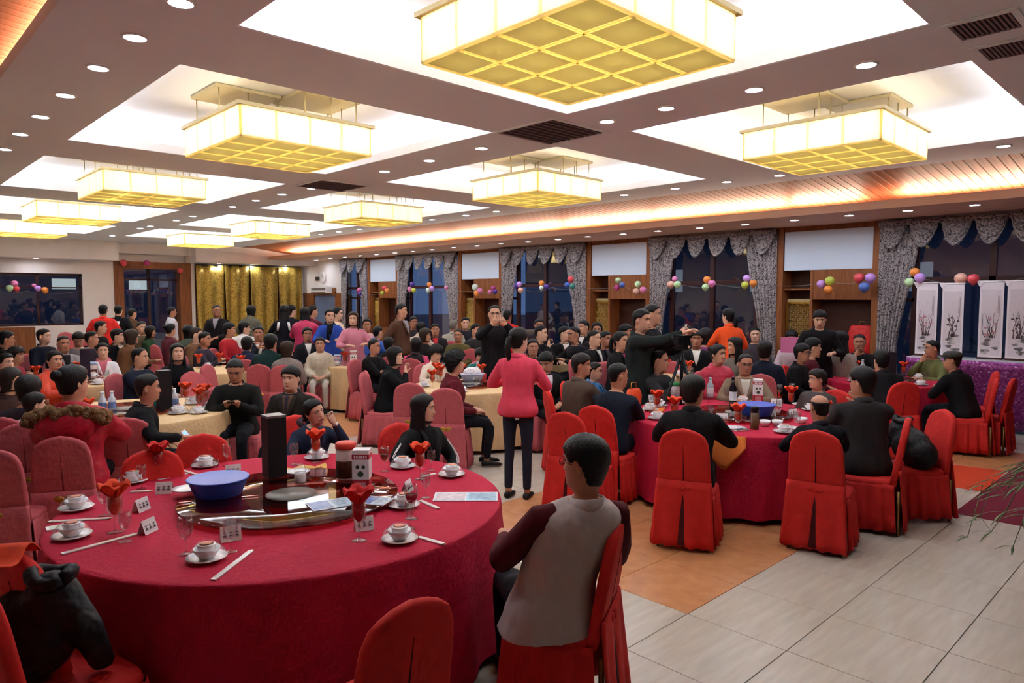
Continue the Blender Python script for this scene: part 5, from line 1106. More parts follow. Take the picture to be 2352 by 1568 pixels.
stand('dk310', 305, 722, 120, 120, 'brown coat, standing by the doorway plant', 20.0, top=(92, 64, 44), kind='coat', pose='down', hair='short', lean=.1, scale=.93)
stand('ch1882', 1883, 735, 10, 0, 'black fur-collared coat, standing and bending to a table', 11.2, top=(26, 22, 24), kind='coat', pose='serve', hair='full', lean=.22, nod=.3, scale=1.0, near=True, sk=2)
stand('or1672', 1672, 748, -165, -130, 'bright orange jacket with a ponytail, standing with back turned', 12.0, top=(238, 84, 36), kind='jacket', pose='serve', hair='pony', fem=True, lean=.22, scale=1.0, sk=2)
stand('red1172', 1166, 728, 170, 150, 'red vest top, standing behind the photographing guest', 14.0, top=(214, 44, 44), kind='jacket', pose='down', hair='short', lean=.05, scale=.95)
stand('outside', 1006, 735, 170, 170, 'pale blue padded coat, standing outside the window', 20.5, top=(150, 166, 196), kind='puffer', pose='down', hair='full', lean=0, scale=.93)
if PP['outside']['o'].location.x < WX + 1: PP['outside']['o'].location.x = WX + 1.6
# ------------------------------------------------------------------ things people hold or wear
SIDE[0] = 0
def on_head(d, name, mb, m): o = put(name, mb, m, d['o'], tuple(d['hl'])); o.rotation_euler = Matrix(d['R'].tolist()).to_euler(); return o
def phone_thing(P, rz, rx, label, lit=None, s=1.0):
    o = root('mobile_phone', label, 'phone', tuple(P), 0, None, s); o.rotation_euler = (rx, 0, rz)
    put('case', MB().bb(-.036, .036, -.072, .072, -.004, .004), mat('board', (216, 208, 204) if lit is not False else (30, 28, 28), .4), o, smooth=False)
    put('screen', MB().bb(-.032, .032, -.06, .06, .004, .0048), emis('phone_screen', (.25, .42, .85), 1.6) if lit else mat('screen_dark', (30, 30, 40), .1), o, smooth=False)
    if lit: put('screen_icons', MB().bb(-.026, -.012, .02, .034, .0048, .0052).bb(-.006, .008, .02, .034, .0048, .0052).bb(.012, .026, .02, .034, .0048, .0052).bb(-.02, .02, -.04, -.02, .0048, .0052), emis('icon', (.6, .3, .55), 1.2), o, smooth=False)
def grip(key, i, off=(0, .07, -.02)):
    d = PP[key]; W = d['A'][i][2]; return local_pt(d, W + d['HR'][i] @ np.array(off))
P = grip('phone', 0); phone_thing(P, camrz(P[0], P[1], 1.2), .9, 'white phone with a lit blue screen, held over the rose chair', True, 1.25)
P = (grip('text', 0) + grip('text', 1)) / 2; phone_thing(P, PP['text']['rb'], .5, 'dark phone held in both hands by the smiling guest in black', False)
P = (grip('photo', 0) + grip('photo', 1)) / 2; o_ = phone_thing(P, PP['photo']['rb'] + PI / 2, 0, 'pale phone held sideways by the guest in the black coat', None, 1.1)
P = grip('snap', 0, (0, .09, -.03)); phone_thing(P, PP['snap']['rb'], 1.4, 'pale phone raised beside the outstretched arm', None, 1.15)
P = grip('p471', 0); phone_thing(P, 0, .5, 'pale phone held beside the red sweater', None)
# fur hood
d = PP['redcoat']; m = MB(); r = random.Random(5)
for k in range(150):
    t = k / 149; a = PI * (1.12 - 1.24 * t) ; c_ = np.array([.235 * math.cos(a), -.10 - .10 * math.sin(a), .985 - .015 * math.cos(2 * a) + .03 * math.sin(a)]); q = c_ + np.array([r.uniform(-.022, .022), r.uniform(-.03, .03), r.uniform(-.03, .03)]); m.ell(q, (.03, .03, .032), 6, 4)
put('fur_trim', m, mat('fur', (150, 112, 74), .95, noise=.35, nscale=60, bump=.9, bscale=120), d['o'], label='tan fur hood trim', kind=None)
m = MB(); m.ell((0, -.17, .93), (.19, .07, .13), 18, 10); put('hood', m, leather((176, 22, 46)), d['o'])
# watch, jacket stripes, cap
d = PP['rest']; S, E_, W = d['A'][1]; t_ = unit(W - E_); put('wrist_watch', MB().tube([W - t_ * .03, W - t_ * .012], .036, 14).box(W - t_ * .02 + np.array([0, .036, 0]), (.03, .012, .03)), M_metal, d['o'])
d = PP['long']
for i in (0, 1):
    S, E_, W = d['A'][i]; m = MB(); path = arm_path(S, E_, W, 1 - 2 * i)[2:7]
    for k in (-1, 0, 1): m.tube(path + np.array([(1 - 2 * i) * .034 + k * .012, .036 - abs(k) * .003, .034]), .0032, 5)
    put('sleeve_stripe', m, M_porc, d['o'])
d = PP['back655']; m = MB()
for s in (-1, 1): m.slab([[(s * .07, -.16, 1.0), (s * .12, -.155, .99)], [(s * .10, -.165, .82), (s * .14, -.16, .83)]][:: -s], .006)
put('shoulder_stripe', m, M_porc, d['o'])
d = PP['blk272']; m = MB(); m.slab([[(-.06, -.158, .95), (.06, -.158, .95)], [(-.015, -.16, .80), (.015, -.16, .80)]], .005); put('back_emblem', m, M_porc, d['o'])
m = MB(); m.lathe([(.108, .045), (.118, .07), (.112, .10), (.07, .128), (.01, .135)], 24, (0, -.01, 0)); m.slab([[(-.08 + .16 * u, .075 + .09 * math.sin(PI * u) * v, .052 - .02 * v) for u in np.linspace(0, 1, 9)] for v in (0, .5, 1)], .006); on_head(PP['cap'], 'flat_cap', m, mat('tweed', (70, 66, 62), .9, noise=.3, nscale=80))
# red shirt badge, denim fading, scarf
m = MB(); a = np.linspace(0, 2 * PI, 20); m.tube(np.c_[.082 * np.sin(a), .0 + .085 * np.cos(a), 1.04 - .03 * np.cos(a)], .03, 10); m.tube([(.03, .12, 1.0), (.045, .15, .88), (.05, .155, .72)], [.03, .035, .03], 8)
put('scarf', m, cloth((206, 110, 124)), PP['scarf']['o']); put('scarf', m.mesh('scarf'), cloth((20, 20, 24)), PP['bluec']['o'])
put('scarf', m.mesh('scarf'), cloth((70, 46, 54)), PP['rest']['o'])
d = PP['pink']; m = MB(); m.slab([[(.0 + s * .0, -.115, .43), (.05, -.118, .44)] for s in (0,)] + [[(.01, -.122, .40), (.045, -.122, .405)]], .004); put('belt_tag', m, M_porc, d['o'])
m = MB(); R_ = [np.c_[sup(.172 + .02 * v, .118 + .012 * v, .128 + .012 * v, 24), np.full(24, .53 - .10 * v)] for v in (0, .5, 1)]; m.rings(R_, cap=(False, False)); put('jacket_hem', m, cloth((226, 72, 96)), d['o'])
# ------------------------------------------------------------------ empty chairs
def chair_at(px, py, z, ang, pink, lab, back=True, s=.96, bow=True):
    P = atz(px, py, z); ra = facing(P, math.radians(ang)); k = .30 * s if back else 0
    return chair(P[0] - k * math.sin(ra), P[1] + k * math.cos(ra), ra, pink, lab, 'unoccupied banquet chairs', bow, s), P, ra
CB = .95
chair_at(948, 1378, CB, -142, False, 'red covered chair pushed in at the front of the nearest table, back towards us')
chair_at(1428, 1185, CB, -100, False, 'red covered chair under the grey-vested person, seen from its side')
cc = chair_at(20, 1262, CB, 118, False, 'red covered chair at the picture edge with an orange-topped back')
c2 = chair_at(150, 1560, .45, 112, False, 'red covered chair carrying a black coat, at the lower picture corner', False)
chair_at(347, 1030, CB, 8, False, 'empty red chair across the nearest table, behind the dark napkin goblet')
chair_at(466, 995, CB, -8, False, 'empty red chair across the nearest table, beside the cream cloth')
chair_at(52, 970, CB, 168, True, 'rose covered chair with a gold bow, standing alone by the picture edge')
chair_at(-30, 1030, CB, 160, True, 'rose covered chair cut off by the picture edge, behind the gold-bowed one')
chair_at(1298, 945, CB, 150, False, 'empty red chair with pointed top behind the navy sweater')
chair_at(438, 852, CB, 40, True, 'rose covered chair, middle of three empty ones beside the black box')
chair_at(473, 836, CB, 60, True, 'rose covered chair, furthest of three empty ones beside the black box')
chair_at(492, 888, CB, 10, True, 'rose covered chair, lowest of three empty ones beside the black box')
chair_at(940, 878, CB, 170, True, 'rose covered chair behind the long-haired person in the zip jacket')
chair_at(838, 850, CB, 100, True, 'rose covered chair seen from its edge beside the bobbed guest')
chair_at(1800, 838, CB, 60, False, 'red covered chair with tall back beside the spectacled guest in black')
chair_at(1772, 850, CB, 100, False, 'red covered chair seen edge-on behind the tan jacket')
chair_at(2330, 868, CB, -100, False, 'red covered chair at the picture edge, beyond the flat-capped guest')
chair_at(2290, 852, CB, -80, False, 'red covered chair with upright back by the purple cloth')
chair_at(190, 765, CB, 0, True, 'rose covered chair before the corner wainscot, tied with a sash')
chair_at(150, 762, CB, 0, True, 'rose covered chair before the corner wainscot, closest to the window end')
chair_at(228, 765, CB, 5, True, 'rose covered chair at the pale wall beside the scarlet shirt')
chair_at(1390, 830, CB, 175, True, 'rose covered chair behind the elderly guest in blue')
chair_at(1540, 828, CB, 170, True, 'rose covered chair between the tripod legs')
chair_at(1838, 800, CB, 175, True, 'rose covered chair before the pink paper sheet')
chair_at(1000, 785, CB, 170, True, 'rose covered chair behind the cream hooded jacket')
chair_at(1082, 800, CB, 165, True, 'rose covered chair behind the curly-haired guest')
chair_at(618, 775, CB, 0, True, 'rose covered chair with rounded top before the gold curtain')
# coats over chairs
def coat_pile(P, rz, label, s=1.0, seed=1):
    m = MB(); r = random.Random(seed); m.ell((0, 0, .17), (.24, .17, .19), 20, 10); m.ell((.12, .04, .30), (.13, .12, .15), 16, 8); m.ell((-.14, -.02, .12), (.17, .15, .16), 16, 8); m.ell((.02, -.12, .06), (.20, .10, .10), 16, 8)
    m.tube([(.16, .05, .38), (.28, .10, .22), (.24, .18, .02)], [.07, .065, .05], 12)
    o = root('draped_coat', label, 'coat', P, rz, None, s); put('coat_body', remesh(m, .02, 'coat_body', 3), mat('coat_cloth', (26, 24, 27), .6, noise=.2, nscale=12, bump=.8, bscale=11), o); a = np.linspace(0, 2 * PI, 18); put('collar', MB().tube(np.c_[.12 + .09 * np.cos(a), .04 + .07 * np.sin(a), .43 + .015 * np.sin(2 * a)], .03, 8), mat('coat_cloth', (26, 24, 27), .6, noise=.2), o)
P = atz(72, 1452, .62); coat_pile((P[0], P[1], .47), c2[2], 'black coat heaped on a red chair at the lower picture corner', .92)
cx_ = chair_at(2092, 1062, .47, -60, False, 'red covered chair hidden under a draped dark coat', False)
coat_pile((cx_[1][0], cx_[1][1], .47), cx_[2], 'dark coat draped over a chair between the two red tables', .86, 3)
P = atz(12, 1268, .97); put('napkin', MB().slab([[(x, y, .02 * math.sin(x * 30) + .05 * (1 - abs(x) * 6)) for x in np.linspace(-.13, .13, 9)] for y in np.linspace(-.07, .07, 5)], .006), M_nap, None, (P[0], P[1], .935), 1.0, label='orange cloth folded over the red chair at the picture edge', cat='napkin')
# ------------------------------------------------------------------ second red table and the others
X2, Y2 = TB['T2'][:2]
def t2(px, py, z=ZT): return atz(px, py, z)
p = t2(1737, 952, ZG); basin(p, ZG, .185, (62, 92, 198), 'blue plastic basin on the red table ringed by dark suits')
p = t2(1740, 922, ZG); carton(p, ZG, 1.0, camrz(p[0], p[1], .1), 'white and red printed carton behind the second blue basin')
def bottle(p, z, h, col, label, cap=(200, 200, 206), lab_=(226, 226, 230), r=.038):
    o = root('bottle', label, 'bottle', (p[0], p[1], z)); m_ = mat('bottle_body', col, .15, spec=.5)
    put('body', MB().lathe([(r * .95, 0), (r, .01), (r, h * .62), (r * .45, h * .78), (r * .40, h * .92)], 18), m_, o); put('cap', MB().lathe([(r * .46, h * .91), (r * .46, h), (r * .3, h)], 14), mat('plastic', cap, .4), o); put('paper_label', MB().lathe([(r * 1.02, h * .2), (r * 1.02, h * .5)], 18, cap=(False, False)), mat('board', lab_, .5), o)
p = t2(1683, 932, ZG); bottle(p, ZG, .31, (30, 18, 26), 'dark wine bottle with a pale label before the tan jacket', (60, 20, 30))
p = t2(1631, 912, ZG); bottle(p, ZG, .23, (180, 190, 200), 'clear water bottle before the elderly guest in tan')
p = t2(1553, 918, ZG); jar(p, ZG, .075, .20, (210, 196, 200), (60, 150, 86), 'pale jar with a green lid on the red table ringed by dark suits')
p = t2(1733, 985); o = root('thermos_cup', 'brown glass flask with a dark cap on the red cloth', 'flask', (p[0], p[1], ZT)); put('flask_body', MB().lathe([(.036, 0), (.038, .01), (.038, .15)], 20), mat('bottle_body', (96, 66, 46), .2), o); put('cap', MB().lathe([(.037, .15), (.037, .20), (.03, .205)], 20), M_black, o)
for px, py, l in ((1757, 978, 'small white cup beside the brown glass flask'), (1785, 978, 'wide white cup, second from the brown glass flask'), (1842, 972, 'white cup before the bald-crowned guest')): p = t2(px, py); put('cup', MB().lathe([(.028, 0), (.045, .03), (.05, .055), (.046, .053), (.03, .01)], 20), M_porc, None, (p[0], p[1], ZT), label=l, cat='cup')
for px, py, l in ((1812, 985, 'white dish near the bald-crowned guest'), (1840, 930, 'white plate under a bowl set at the table side'), (1690, 985, 'white dish beside a pale phone')): p = t2(px, py); put('dish', prof('saucer', None), M_porc, None, (p[0], p[1], ZT), label=l, cat='dish', scale=1.2)
p = t2(1700, 988); phone_thing((p[0], p[1], ZT + .006), 1.2, 0, 'pale phone lying on the second red table', None)
for px, py, ex, l in ((1658, 968, .2, 'name card on the second red table, behind the plain black suit'), (1783, 932, .1, 'name card beside the second blue basin'), (1820, 958, .8, 'tented name card near the white cup'), (1768, 962, .3, 'bluish name card behind the wide white cup'), (1500, 922, .4, 'name card by the orange gift bag')): p = t2(px, py); card(p[0], p[1], ZT, camrz(p[0], p[1], ex), l, 1.15)
for px, py, nap, l in ((1683, 962, None, 'empty goblet before the dark wine bottle'), (1790, 915, None, 'goblet at the elbow of the elderly guest'), (1818, 912, None, 'small goblet with amber rim beside the red chair'), (1790, 955, None, 'goblet behind the second blue basin'), (1510, 915, None, 'goblet of dark drink before the clasped hands'), (1488, 908, None, 'goblet beside the orange gift bag')): p = t2(px, py); goblet(p[0], p[1], ZT, l, (96, 30, 30) if 'dark' in l else None, nap, .95)
def flat_napkin(p, z, rz, sx, sy, m_, label): put('napkin', MB().slab([[(x, y, .008 + .012 * math.sin(x * 30 + y * 22)) for x in np.linspace(-sx, sx, 9)] for y in np.linspace(-sy, sy, 6)], .004), m_, None, (p[0], p[1], z), rz, label=label, cat='napkin')
p = t2(1510, 942); flat_napkin(p, ZT, .5, .17, .07, mat('napkin_amber', (226, 120, 50), .8), 'orange napkin under the arm of the navy sweater')
p = t2(1765, 912); flat_napkin(p, ZT, 1.0, .13, .08, mat('napkin_amber', (226, 120, 50), .8), 'orange napkin beside the printed carton')
m = MB(); P4 = [atz(1640, 985, .758), atz(1712, 1000, .758)]; hang = [[q + np.array([0, 0, 0]) for q in (P4[0] + (P4[1] - P4[0]) * t for t in np.linspace(0, 1, 7))]]
dn = unit(np.array([-X2, -Y2, 0])); Pn = []
for v in np.linspace(0, 1, 8):
    row = []
    for u in np.linspace(0, 1, 9):
        q = P4[0] + (P4[1] - P4[0]) * u; rad = q[:2] - np.array([X2, Y2]); rad = unit(np.r_[rad, 0]); row.append(np.array([X2, Y2, 0]) + rad * (1.125 + .075 * v + .008 * math.sin(u * 15)) + np.array([0, 0, .757 - v * .30 * (1 - abs(u - .45) * 1.3)]))
    Pn.append(row)
put('napkin', MB().slab(np.array(Pn), .004), mat('napkin_amber', (226, 120, 50), .8), None, label='orange napkin hanging over the red cloth edge behind the plain black suit', cat='napkin')
def gift_bag(p, z, w_, h, col, label, rz=0):
    o = root('gift_bag', label, 'bag', (p[0], p[1], z), rz); R = [np.c_[sup(w_ * a, w_ * .5 * a, w_ * .5 * a, 20, .6), np.full(20, h * t)] for t, a in ((0, .85), (.1, .95), (.6, 1.0), (.92, .8), (1, .72))]
    put('bag_body', MB().rings(R), mat('bag_satin', col, .45, bump=.4, bscale=14), o); put('handle_cord', MB().tube([(-.05, 0, h), (-.04, 0, h + .07), (.04, 0, h + .07), (.05, 0, h)], .005, 6), M_brass, o)
p = t2(1455, 930); gift_bag(p, ZT, .11, .18, (236, 84, 40), 'orange gift bag on the red table before the clasped hands')
q = atX(1980, 768, WX + .12); gift_bag((q[0], q[1]), .945, .24, .50, (206, 40, 38), 'big red gift bag standing in the wooden niche', PI / 2)
for k, (px, l) in enumerate(((1940, 'low stack of dishes in the niche beside the red gift bag'),)):
    q = atX(px, 760, WX + .12); o = root('dish_stack', l, 'dishes', (q[0], q[1], .945))
    for j in range(4): put('dish', MB().lathe([(.09, .02 + j * .025), (.15, .045 + j * .025), (.14, .045 + j * .025), (.05, .028 + j * .025)], 20), M_porc, o)
# settings in front of seated guests at the other tables
ns = 0
SETN = {}
for key, d in list(PP.items()):
    if d['o'].location.z > .3 or key in ('long', 'rest', 'vest', 'outside'): continue
    P = np.array(d['base'][:2]); best = min(((np.hypot(*(P - np.array(TB[t][:2]))), t) for t in TB if t != 'T1'))
    if best[0] > TB[best[1]][2] + 1.0: continue
    x, y, r = TB[best[1]][:3]; u_ = (P - np.array([x, y])) / (best[0] + 1e-6); q = np.array([x, y]) + u_ * (r - .2); a = math.atan2(u_[1], u_[0])
    if any(np.hypot(*(q - e)) < .24 for e in SETN.values()): continue
    SETN[key] = q; who = ' '.join(d['o']['label'].split()[2:][:8]).replace(',', '')
    place_set(q[0], q[1], ZT, a, 'white bowl set before the guest in ' + who, 'bowl sets before the guests'); ns += 1
    q2 = q + np.array([-u_[1], u_[0]]) * .17 - u_ * .1
    goblet(q2[0], q2[1], ZT, ('orange-napkin goblet' if ns % 2 else 'empty goblet') + ' before the guest in ' + who, None, True if ns % 2 else None, 1.0, 'goblets before the guests')
# turquoise basin, boxes and bottles on the cream tables
def up(px, py, key, z=ZG):
    q = atz(px, py, z); x, y, r = TB[key][:3]; v = q[:2] - np.array([x, y]); n = np.hypot(*v); lim = (r - .13) if z < ZG else (.40 if key == 'T4' else .28)
    if n > lim: q[:2] = np.array([x, y]) + v / n * lim
    return q
p = up(358, 932, 'T4'); basin(p, ZG, .13, (84, 190, 196), 'turquoise plastic basin beside a tall black box'); p = up(378, 938, 'T4'); box_thing('gift_box', p, ZG, .06, .06, .40, camrz(p[0], p[1], .3), (26, 20, 22), 'tall black gift box beside the turquoise basin', 'box')
p = up(248, 852, 'T7'); box_thing('gift_box', p, ZG, .06, .06, .42, camrz(p[0], p[1], .05), (44, 28, 46), 'tall dark plum gift box before the white jacket', 'box', (130, 120, 116)); p = up(132, 864, 'T7', ZT); basin(p, ZT, .15, (222, 70, 70), 'red plastic basin before the small girl in orange')
p = up(220, 862, 'T7', ZT); jar(p, ZT, .07, .22, (90, 50, 60), (150, 170, 200), 'jar with a pale blue lid beside the plum gift box')
for px, py, l in ((236, 948, 'clear water bottle beside the fur-hooded coat'), (258, 946, 'clear water bottle, second from the fur-hooded coat'), (402, 938, 'clear water bottle beside the tall black box on the cream cloth')): p = up(px, py, 'T4', ZT); bottle(p, ZT, .22, (206, 206, 214), l, (236, 236, 240), (120, 140, 190))
for px, py, l in ((410, 950, 'white teapot stand with finial beside the turquoise basin'), (446, 928, 'stack of white napkins and bowl near the orange goblets')): p = up(px, py, 'T4', ZT); place_set(p[0], p[1], ZT, .3, l, None, 1.15)
for px, py, l in ((427, 930, 'orange napkin goblet beside the water bottle on the cream cloth'), (470, 935, 'red-orange napkin goblet near the texting guest')): p = up(px, py, 'T4', ZT); goblet(p[0], p[1], ZT, l, None, True, 1.05)
p = up(812, 842, 'T6', ZT); carton(p, ZT, 1.1, camrz(p[0], p[1]), 'white and red printed carton on the cream table before the black-jacketed guest with glasses')
for px, py, l in ((775, 835, 'pale blue jar beside the orange napkins'), (798, 835, 'second pale blue jar beside the printed carton')): p = up(px, py, 'T6', ZT); jar(p, ZT, .06, .16, (150, 160, 190), (170, 180, 206), l)
p = up(1098, 862, 'T5', ZG); basin(p, ZG, .17, (190, 200, 226), 'pale blue basin heaped with white cloth before the teal top'); put('cloth_heap', MB().ell((0, 0, .06), (.13, .12, .07), 14, 8), mat('heap_white', (226, 214, 218), .8, bump=1, bscale=25), None, (p[0], p[1], ZG + .06), label='crumpled white cloth heaped in the pale blue basin', cat='cloth')
p = up(1128, 850, 'T5', ZT); bottle(p, ZT, .26, (220, 214, 216), 'clear bottle beside the pale blue basin'); p = up(975, 872, 'T5', ZT); goblet(p[0], p[1], ZT, 'tall orange napkin goblet before the cream hooded jacket', None, True, 1.1)
p = up(1125, 866, 'T5', ZT); put('red_tin', MB().lathe([(.045, 0), (.047, .01), (.047, .085), (.04, .09)], 18), mat('plastic', (196, 60, 66), .4), None, (p[0], p[1], ZT), label='small red tin beside the pale blue basin', cat='tin')
p = atz(1022, 850, ZT + .12); put('menu_booklet', MB().box((0, 0, 0), (.16, .012, .22)), mat('print', (170, 190, 206), .4, noise=.15), None, tuple(p), camrz(p[0], p[1]), label='pale blue booklet held up before the cream hooded jacket', cat='booklet', smooth=False)
p = up(2058, 848, 'T3', ZT); box_thing('gift_box', p, ZT, .06, .06, .36, camrz(p[0], p[1], .1), (34, 24, 34), 'tall dark gift box on the red table beside the scrolls', 'box')
p = up(1975, 845, 'T3', ZT); basin(p, ZT, .14, (222, 60, 66), 'red basin on the table beside the scrolls'); p = up(1922, 850, 'T3', ZT); bottle(p, ZT, .24, (200, 206, 220), 'clear bottle on the red table before the eating guest')
p = atz(1838, 790, .95); 
q = atd(1815, 792, 12.6); put('paper_sheet', MB().box((0, 0, 0), (.30, .006, .26)), mat('paper_pink', (222, 120, 164), .7), None, tuple(q), camrz(q[0], q[1]), label='pink sheet of paper held up before the lattice cupboard', cat='paper', smooth=False)
q = atd(1440, 808, 10.7); put('paper_sheet', MB().box((0, 0, 0), (.5, .3, .004)), M_porc, None, (9.65, 8.5, ZT + .003), .4, label='loose white papers on the cream table near the lattice cupboard', cat='paper', smooth=False)
# ------------------------------------------------------------------ camera on a tripod
P = atd(1566, 776, 7.9); o = root('camera_tripod', 'black camera tripod standing beside the outstretched arm', 'tripod', (P[0], P[1], 0)); hz = P[2] - .12
for k in range(3):
    a = k * 2 * PI / 3 + .5; put('leg', MB().tube([(0, 0, hz - .05), (.22 * math.cos(a), .22 * math.sin(a), hz * .5), (.42 * math.cos(a), .42 * math.sin(a), .01)], [.018, .014, .010], 8), M_black, o)
put('centre_column', MB().tube([(0, 0, hz * .55), (0, 0, hz + .03)], .014, 8), M_black, o); put('pan_handle', MB().tube([(0, 0, hz), (-.2, -.12, hz - .12)], .009, 6), M_black, o); put('head_plate', MB().bb(-.05, .05, -.05, .05, hz - .01, hz + .04), M_black, o, smooth=False)
o = root('video_camera', 'dark video camera mounted on the tripod', 'camera', (P[0], P[1], hz + .042), camrz(P[0], P[1], .7)); put('body', MB().bb(-.05, .05, -.08, .08, 0, .11), M_black, o, smooth=False); put('lens', MB().tube([(0, .08, .06), (0, .15, .06)], .038, 16), M_darkmetal, o); put('viewfinder', MB().bb(-.09, -.05, -.05, .03, .02, .09), M_darkmetal, o, smooth=False)
# ------------------------------------------------------------------ scroll display
DX = 12.2; M_pur = ramp_mat('purple_sequin', 'voronoi', [(0, (90, 26, 78)), (.7, (150, 60, 130)), (1, (206, 150, 196))], 45, .35, .3, cell=True, bump=.4)
zD = float(atX(2246, 824, DX)[2]); y1 = float(atX(2095, 806, DX)[1])
o = root('display_table', 'long display table draped in sparkling purple cloth below the scrolls', 'table', (0, 0, 0)); put('top', MB().bb(11.95, 12.5, .6, y1, zD - .04, zD), M_porc, o, smooth=False)
Pn = [[(11.95 - .02 * v - .02 * math.sin(y * 14) * v, y, zD - .01 - v * (zD - .06)) for y in np.linspace(y1, .6, 60)] for v in (0, .1, .4, .8, 1)]
put('skirt_cloth', MB().slab(np.array(Pn), .006), M_pur, o); put('end_cloth', MB().bb(11.95, 12.5, y1 - .005, y1 + .005, .05, zD - .01), M_pur, o, smooth=False)
M_mount = mat('scroll_mount', (232, 218, 222), .7)
SC = [((2107, 2155), 650, 'hanging ink scroll, first from the drape, with blossom over rocks'), ((2166, 2216), 652, 'hanging ink scroll, second from the drape, with a reed over a boulder'), ((2252, 2308), 647, 'hanging ink scroll, third from the drape, with bamboo and a red bloom'), ((2316, 2372), 646, 'hanging ink scroll at the picture edge, with dark leaves')]
M_wash = ramp_mat('ink_wash', 'noise', [(.40, (110, 98, 96)), (.56, (196, 182, 182)), (.7, (220, 206, 208))], 9, .8, bump=0)
for k, ((a, b), yt, l) in enumerate(SC):
    A, B = atX(a, yt, DX), atX(b, yt, DX); wd = abs(A[1] - B[1]) / 2; yc = (A[1] + B[1]) / 2; zt_ = A[2]; o = root('ink_scroll', l, 'scroll', (DX, yc, zD + .002), 0, 'ink scrolls on the display table'); h = zt_ - zD; r = random.Random(k)
    put('mount', MB().bb(-.006, .006, -wd, wd, 0, h), M_mount, o, smooth=False); put('painting', MB().bb(-.008, -.006, -wd * .82, wd * .82, h * .05, h * .9), mat('scroll_paper', (216, 200, 204), .8, noise=.05), o, smooth=False)
    put('roller', MB().tube([(0, -wd * 1.06, 0.016), (0, wd * 1.06, 0.016)], .016, 10), M_woodd, o); put('top_rod', MB().tube([(0, -wd * 1.05, h), (0, wd * 1.05, h)], .014, 10), M_mount, o)
    m = MB()
    for j in range(5):
        c_ = (r.uniform(-.5, .5) * wd, h * (.1 + .05 * j)); a_ = np.linspace(0, 2 * PI, 18, endpoint=False); rad = wd * r.uniform(.25, .45) * (1 + .2 * np.sin(a_ * 3 + j)); pts = np.c_[np.full(18, -.0084 - j * .0002), np.clip(c_[0] + rad * np.cos(a_), -wd * .8, wd * .8), np.maximum(c_[1] + rad * .55 * np.sin(a_), h * .055)]; m.add(pts, [tuple(range(18))])
    put('ink_rocks', m, M_wash, o, smooth=False); m = MB()
    for j in range(7):
        y_, z_ = r.uniform(-.4, .4) * wd, h * .28; P_ = [(-.0095, y_, z_)]
        for q in range(5): y_ += r.uniform(-.22, .22) * wd; z_ += h * r.uniform(.03, .08); P_.append((-.0095, max(-.75 * wd, min(.75 * wd, y_)), z_))
        m.tube(P_, [.006, .005, .004, .003, .0025, .0015], 4)
    put('ink_branches', m, mat('ink_brush', (104, 84, 84), .8), o); m = MB()
    for j in range(9): m.ell((-.0095, r.uniform(-.55, .55) * wd, h * r.uniform(.3, .55)), (.002, .018, .014), 8, 4)
    put('blossoms', m, mat('blossom', (206, 140, 146), .8) if k in (0, 2) else mat('ink_leaf', (96, 84, 78), .8), o)
    put('inscription', MB().bb(-.0092, -.0086, -wd * .70, -wd * .64, h * .55, h * .82).bb(-.0092, -.0086, -wd * .58, -wd * .53, h * .6, h * .82), mat('ink_faint', (160, 146, 148), .8), o, smooth=False)
    put('paper_clip', MB().slab([[(-.012, wd - .06, h + .01), (-.012, wd + .05, h + .02)], [(-.012, wd - .01, h - .07), (-.012, wd + .01, h - .07)]], .004), M_mount, o, smooth=False)
    put('easel_strut', MB().bb(.02, .05, -.02, .02, 0, h * .98), M_woodd, o, smooth=False)
# ------------------------------------------------------------------ rugs
def floor_quad(name, px, m_, label, cat, th=.008):
    P_ = np.array([atz(a, b, 0)[:2] for a, b in px]); n = 16; a, b, c_, d_ = P_
    G = np.array([[np.r_[(a * (1 - u) + b * u) * (1 - v) + (d_ * (1 - u) + c_ * u) * v, .003] for u in np.linspace(0, 1, n)] for v in np.linspace(0, 1, n)]); m = MB().slab(G[:, ::-1] if np.cross(b - a, d_ - a) < 0 else G, th)
    put(name, m, m_, None, label=label, cat=cat, smooth=False)
A_ = atz(2190, 1178, 0); Bx = atz(2352, 1060, 0); L_ = np.hypot(*(Bx - A_)[:2]); 
def pr(P): d = np.array([P[0], P[1], -H]); k = d @ _f; return CX + FPX * (d @ _r) / k, CY - FPX * (d @ _u) / k
qa = [A_[:2], A_[:2] + np.array([4.2, 0]), A_[:2] + np.array([4.2, -1.6]), A_[:2] + np.array([0, -1.6])]
if True:
    G = np.array([[np.r_[A_[:2] + np.array([u * 4.4, -v * 1.7]), .003] for u in np.linspace(0, 1, 20)] for v in np.linspace(0, 1, 10)]); put('carpet_runner', MB().slab(G[:, ::-1], .008), mat('carpet_wine', (128, 34, 56), .95, noise=.15, nscale=80, bump=.5, bscale=200), None, label='wine red carpet runner on the tiles', cat='carpet', smooth=False)
floor_quad('floor_mat', ((2140, 1110), (2168, 1064), (2312, 1082), (2262, 1130)), mat('mat_orange', (226, 74, 40), .95, noise=.12, nscale=80, bump=.5, bscale=200), 'bright orange floor mat beside the wine red runner', 'mat')
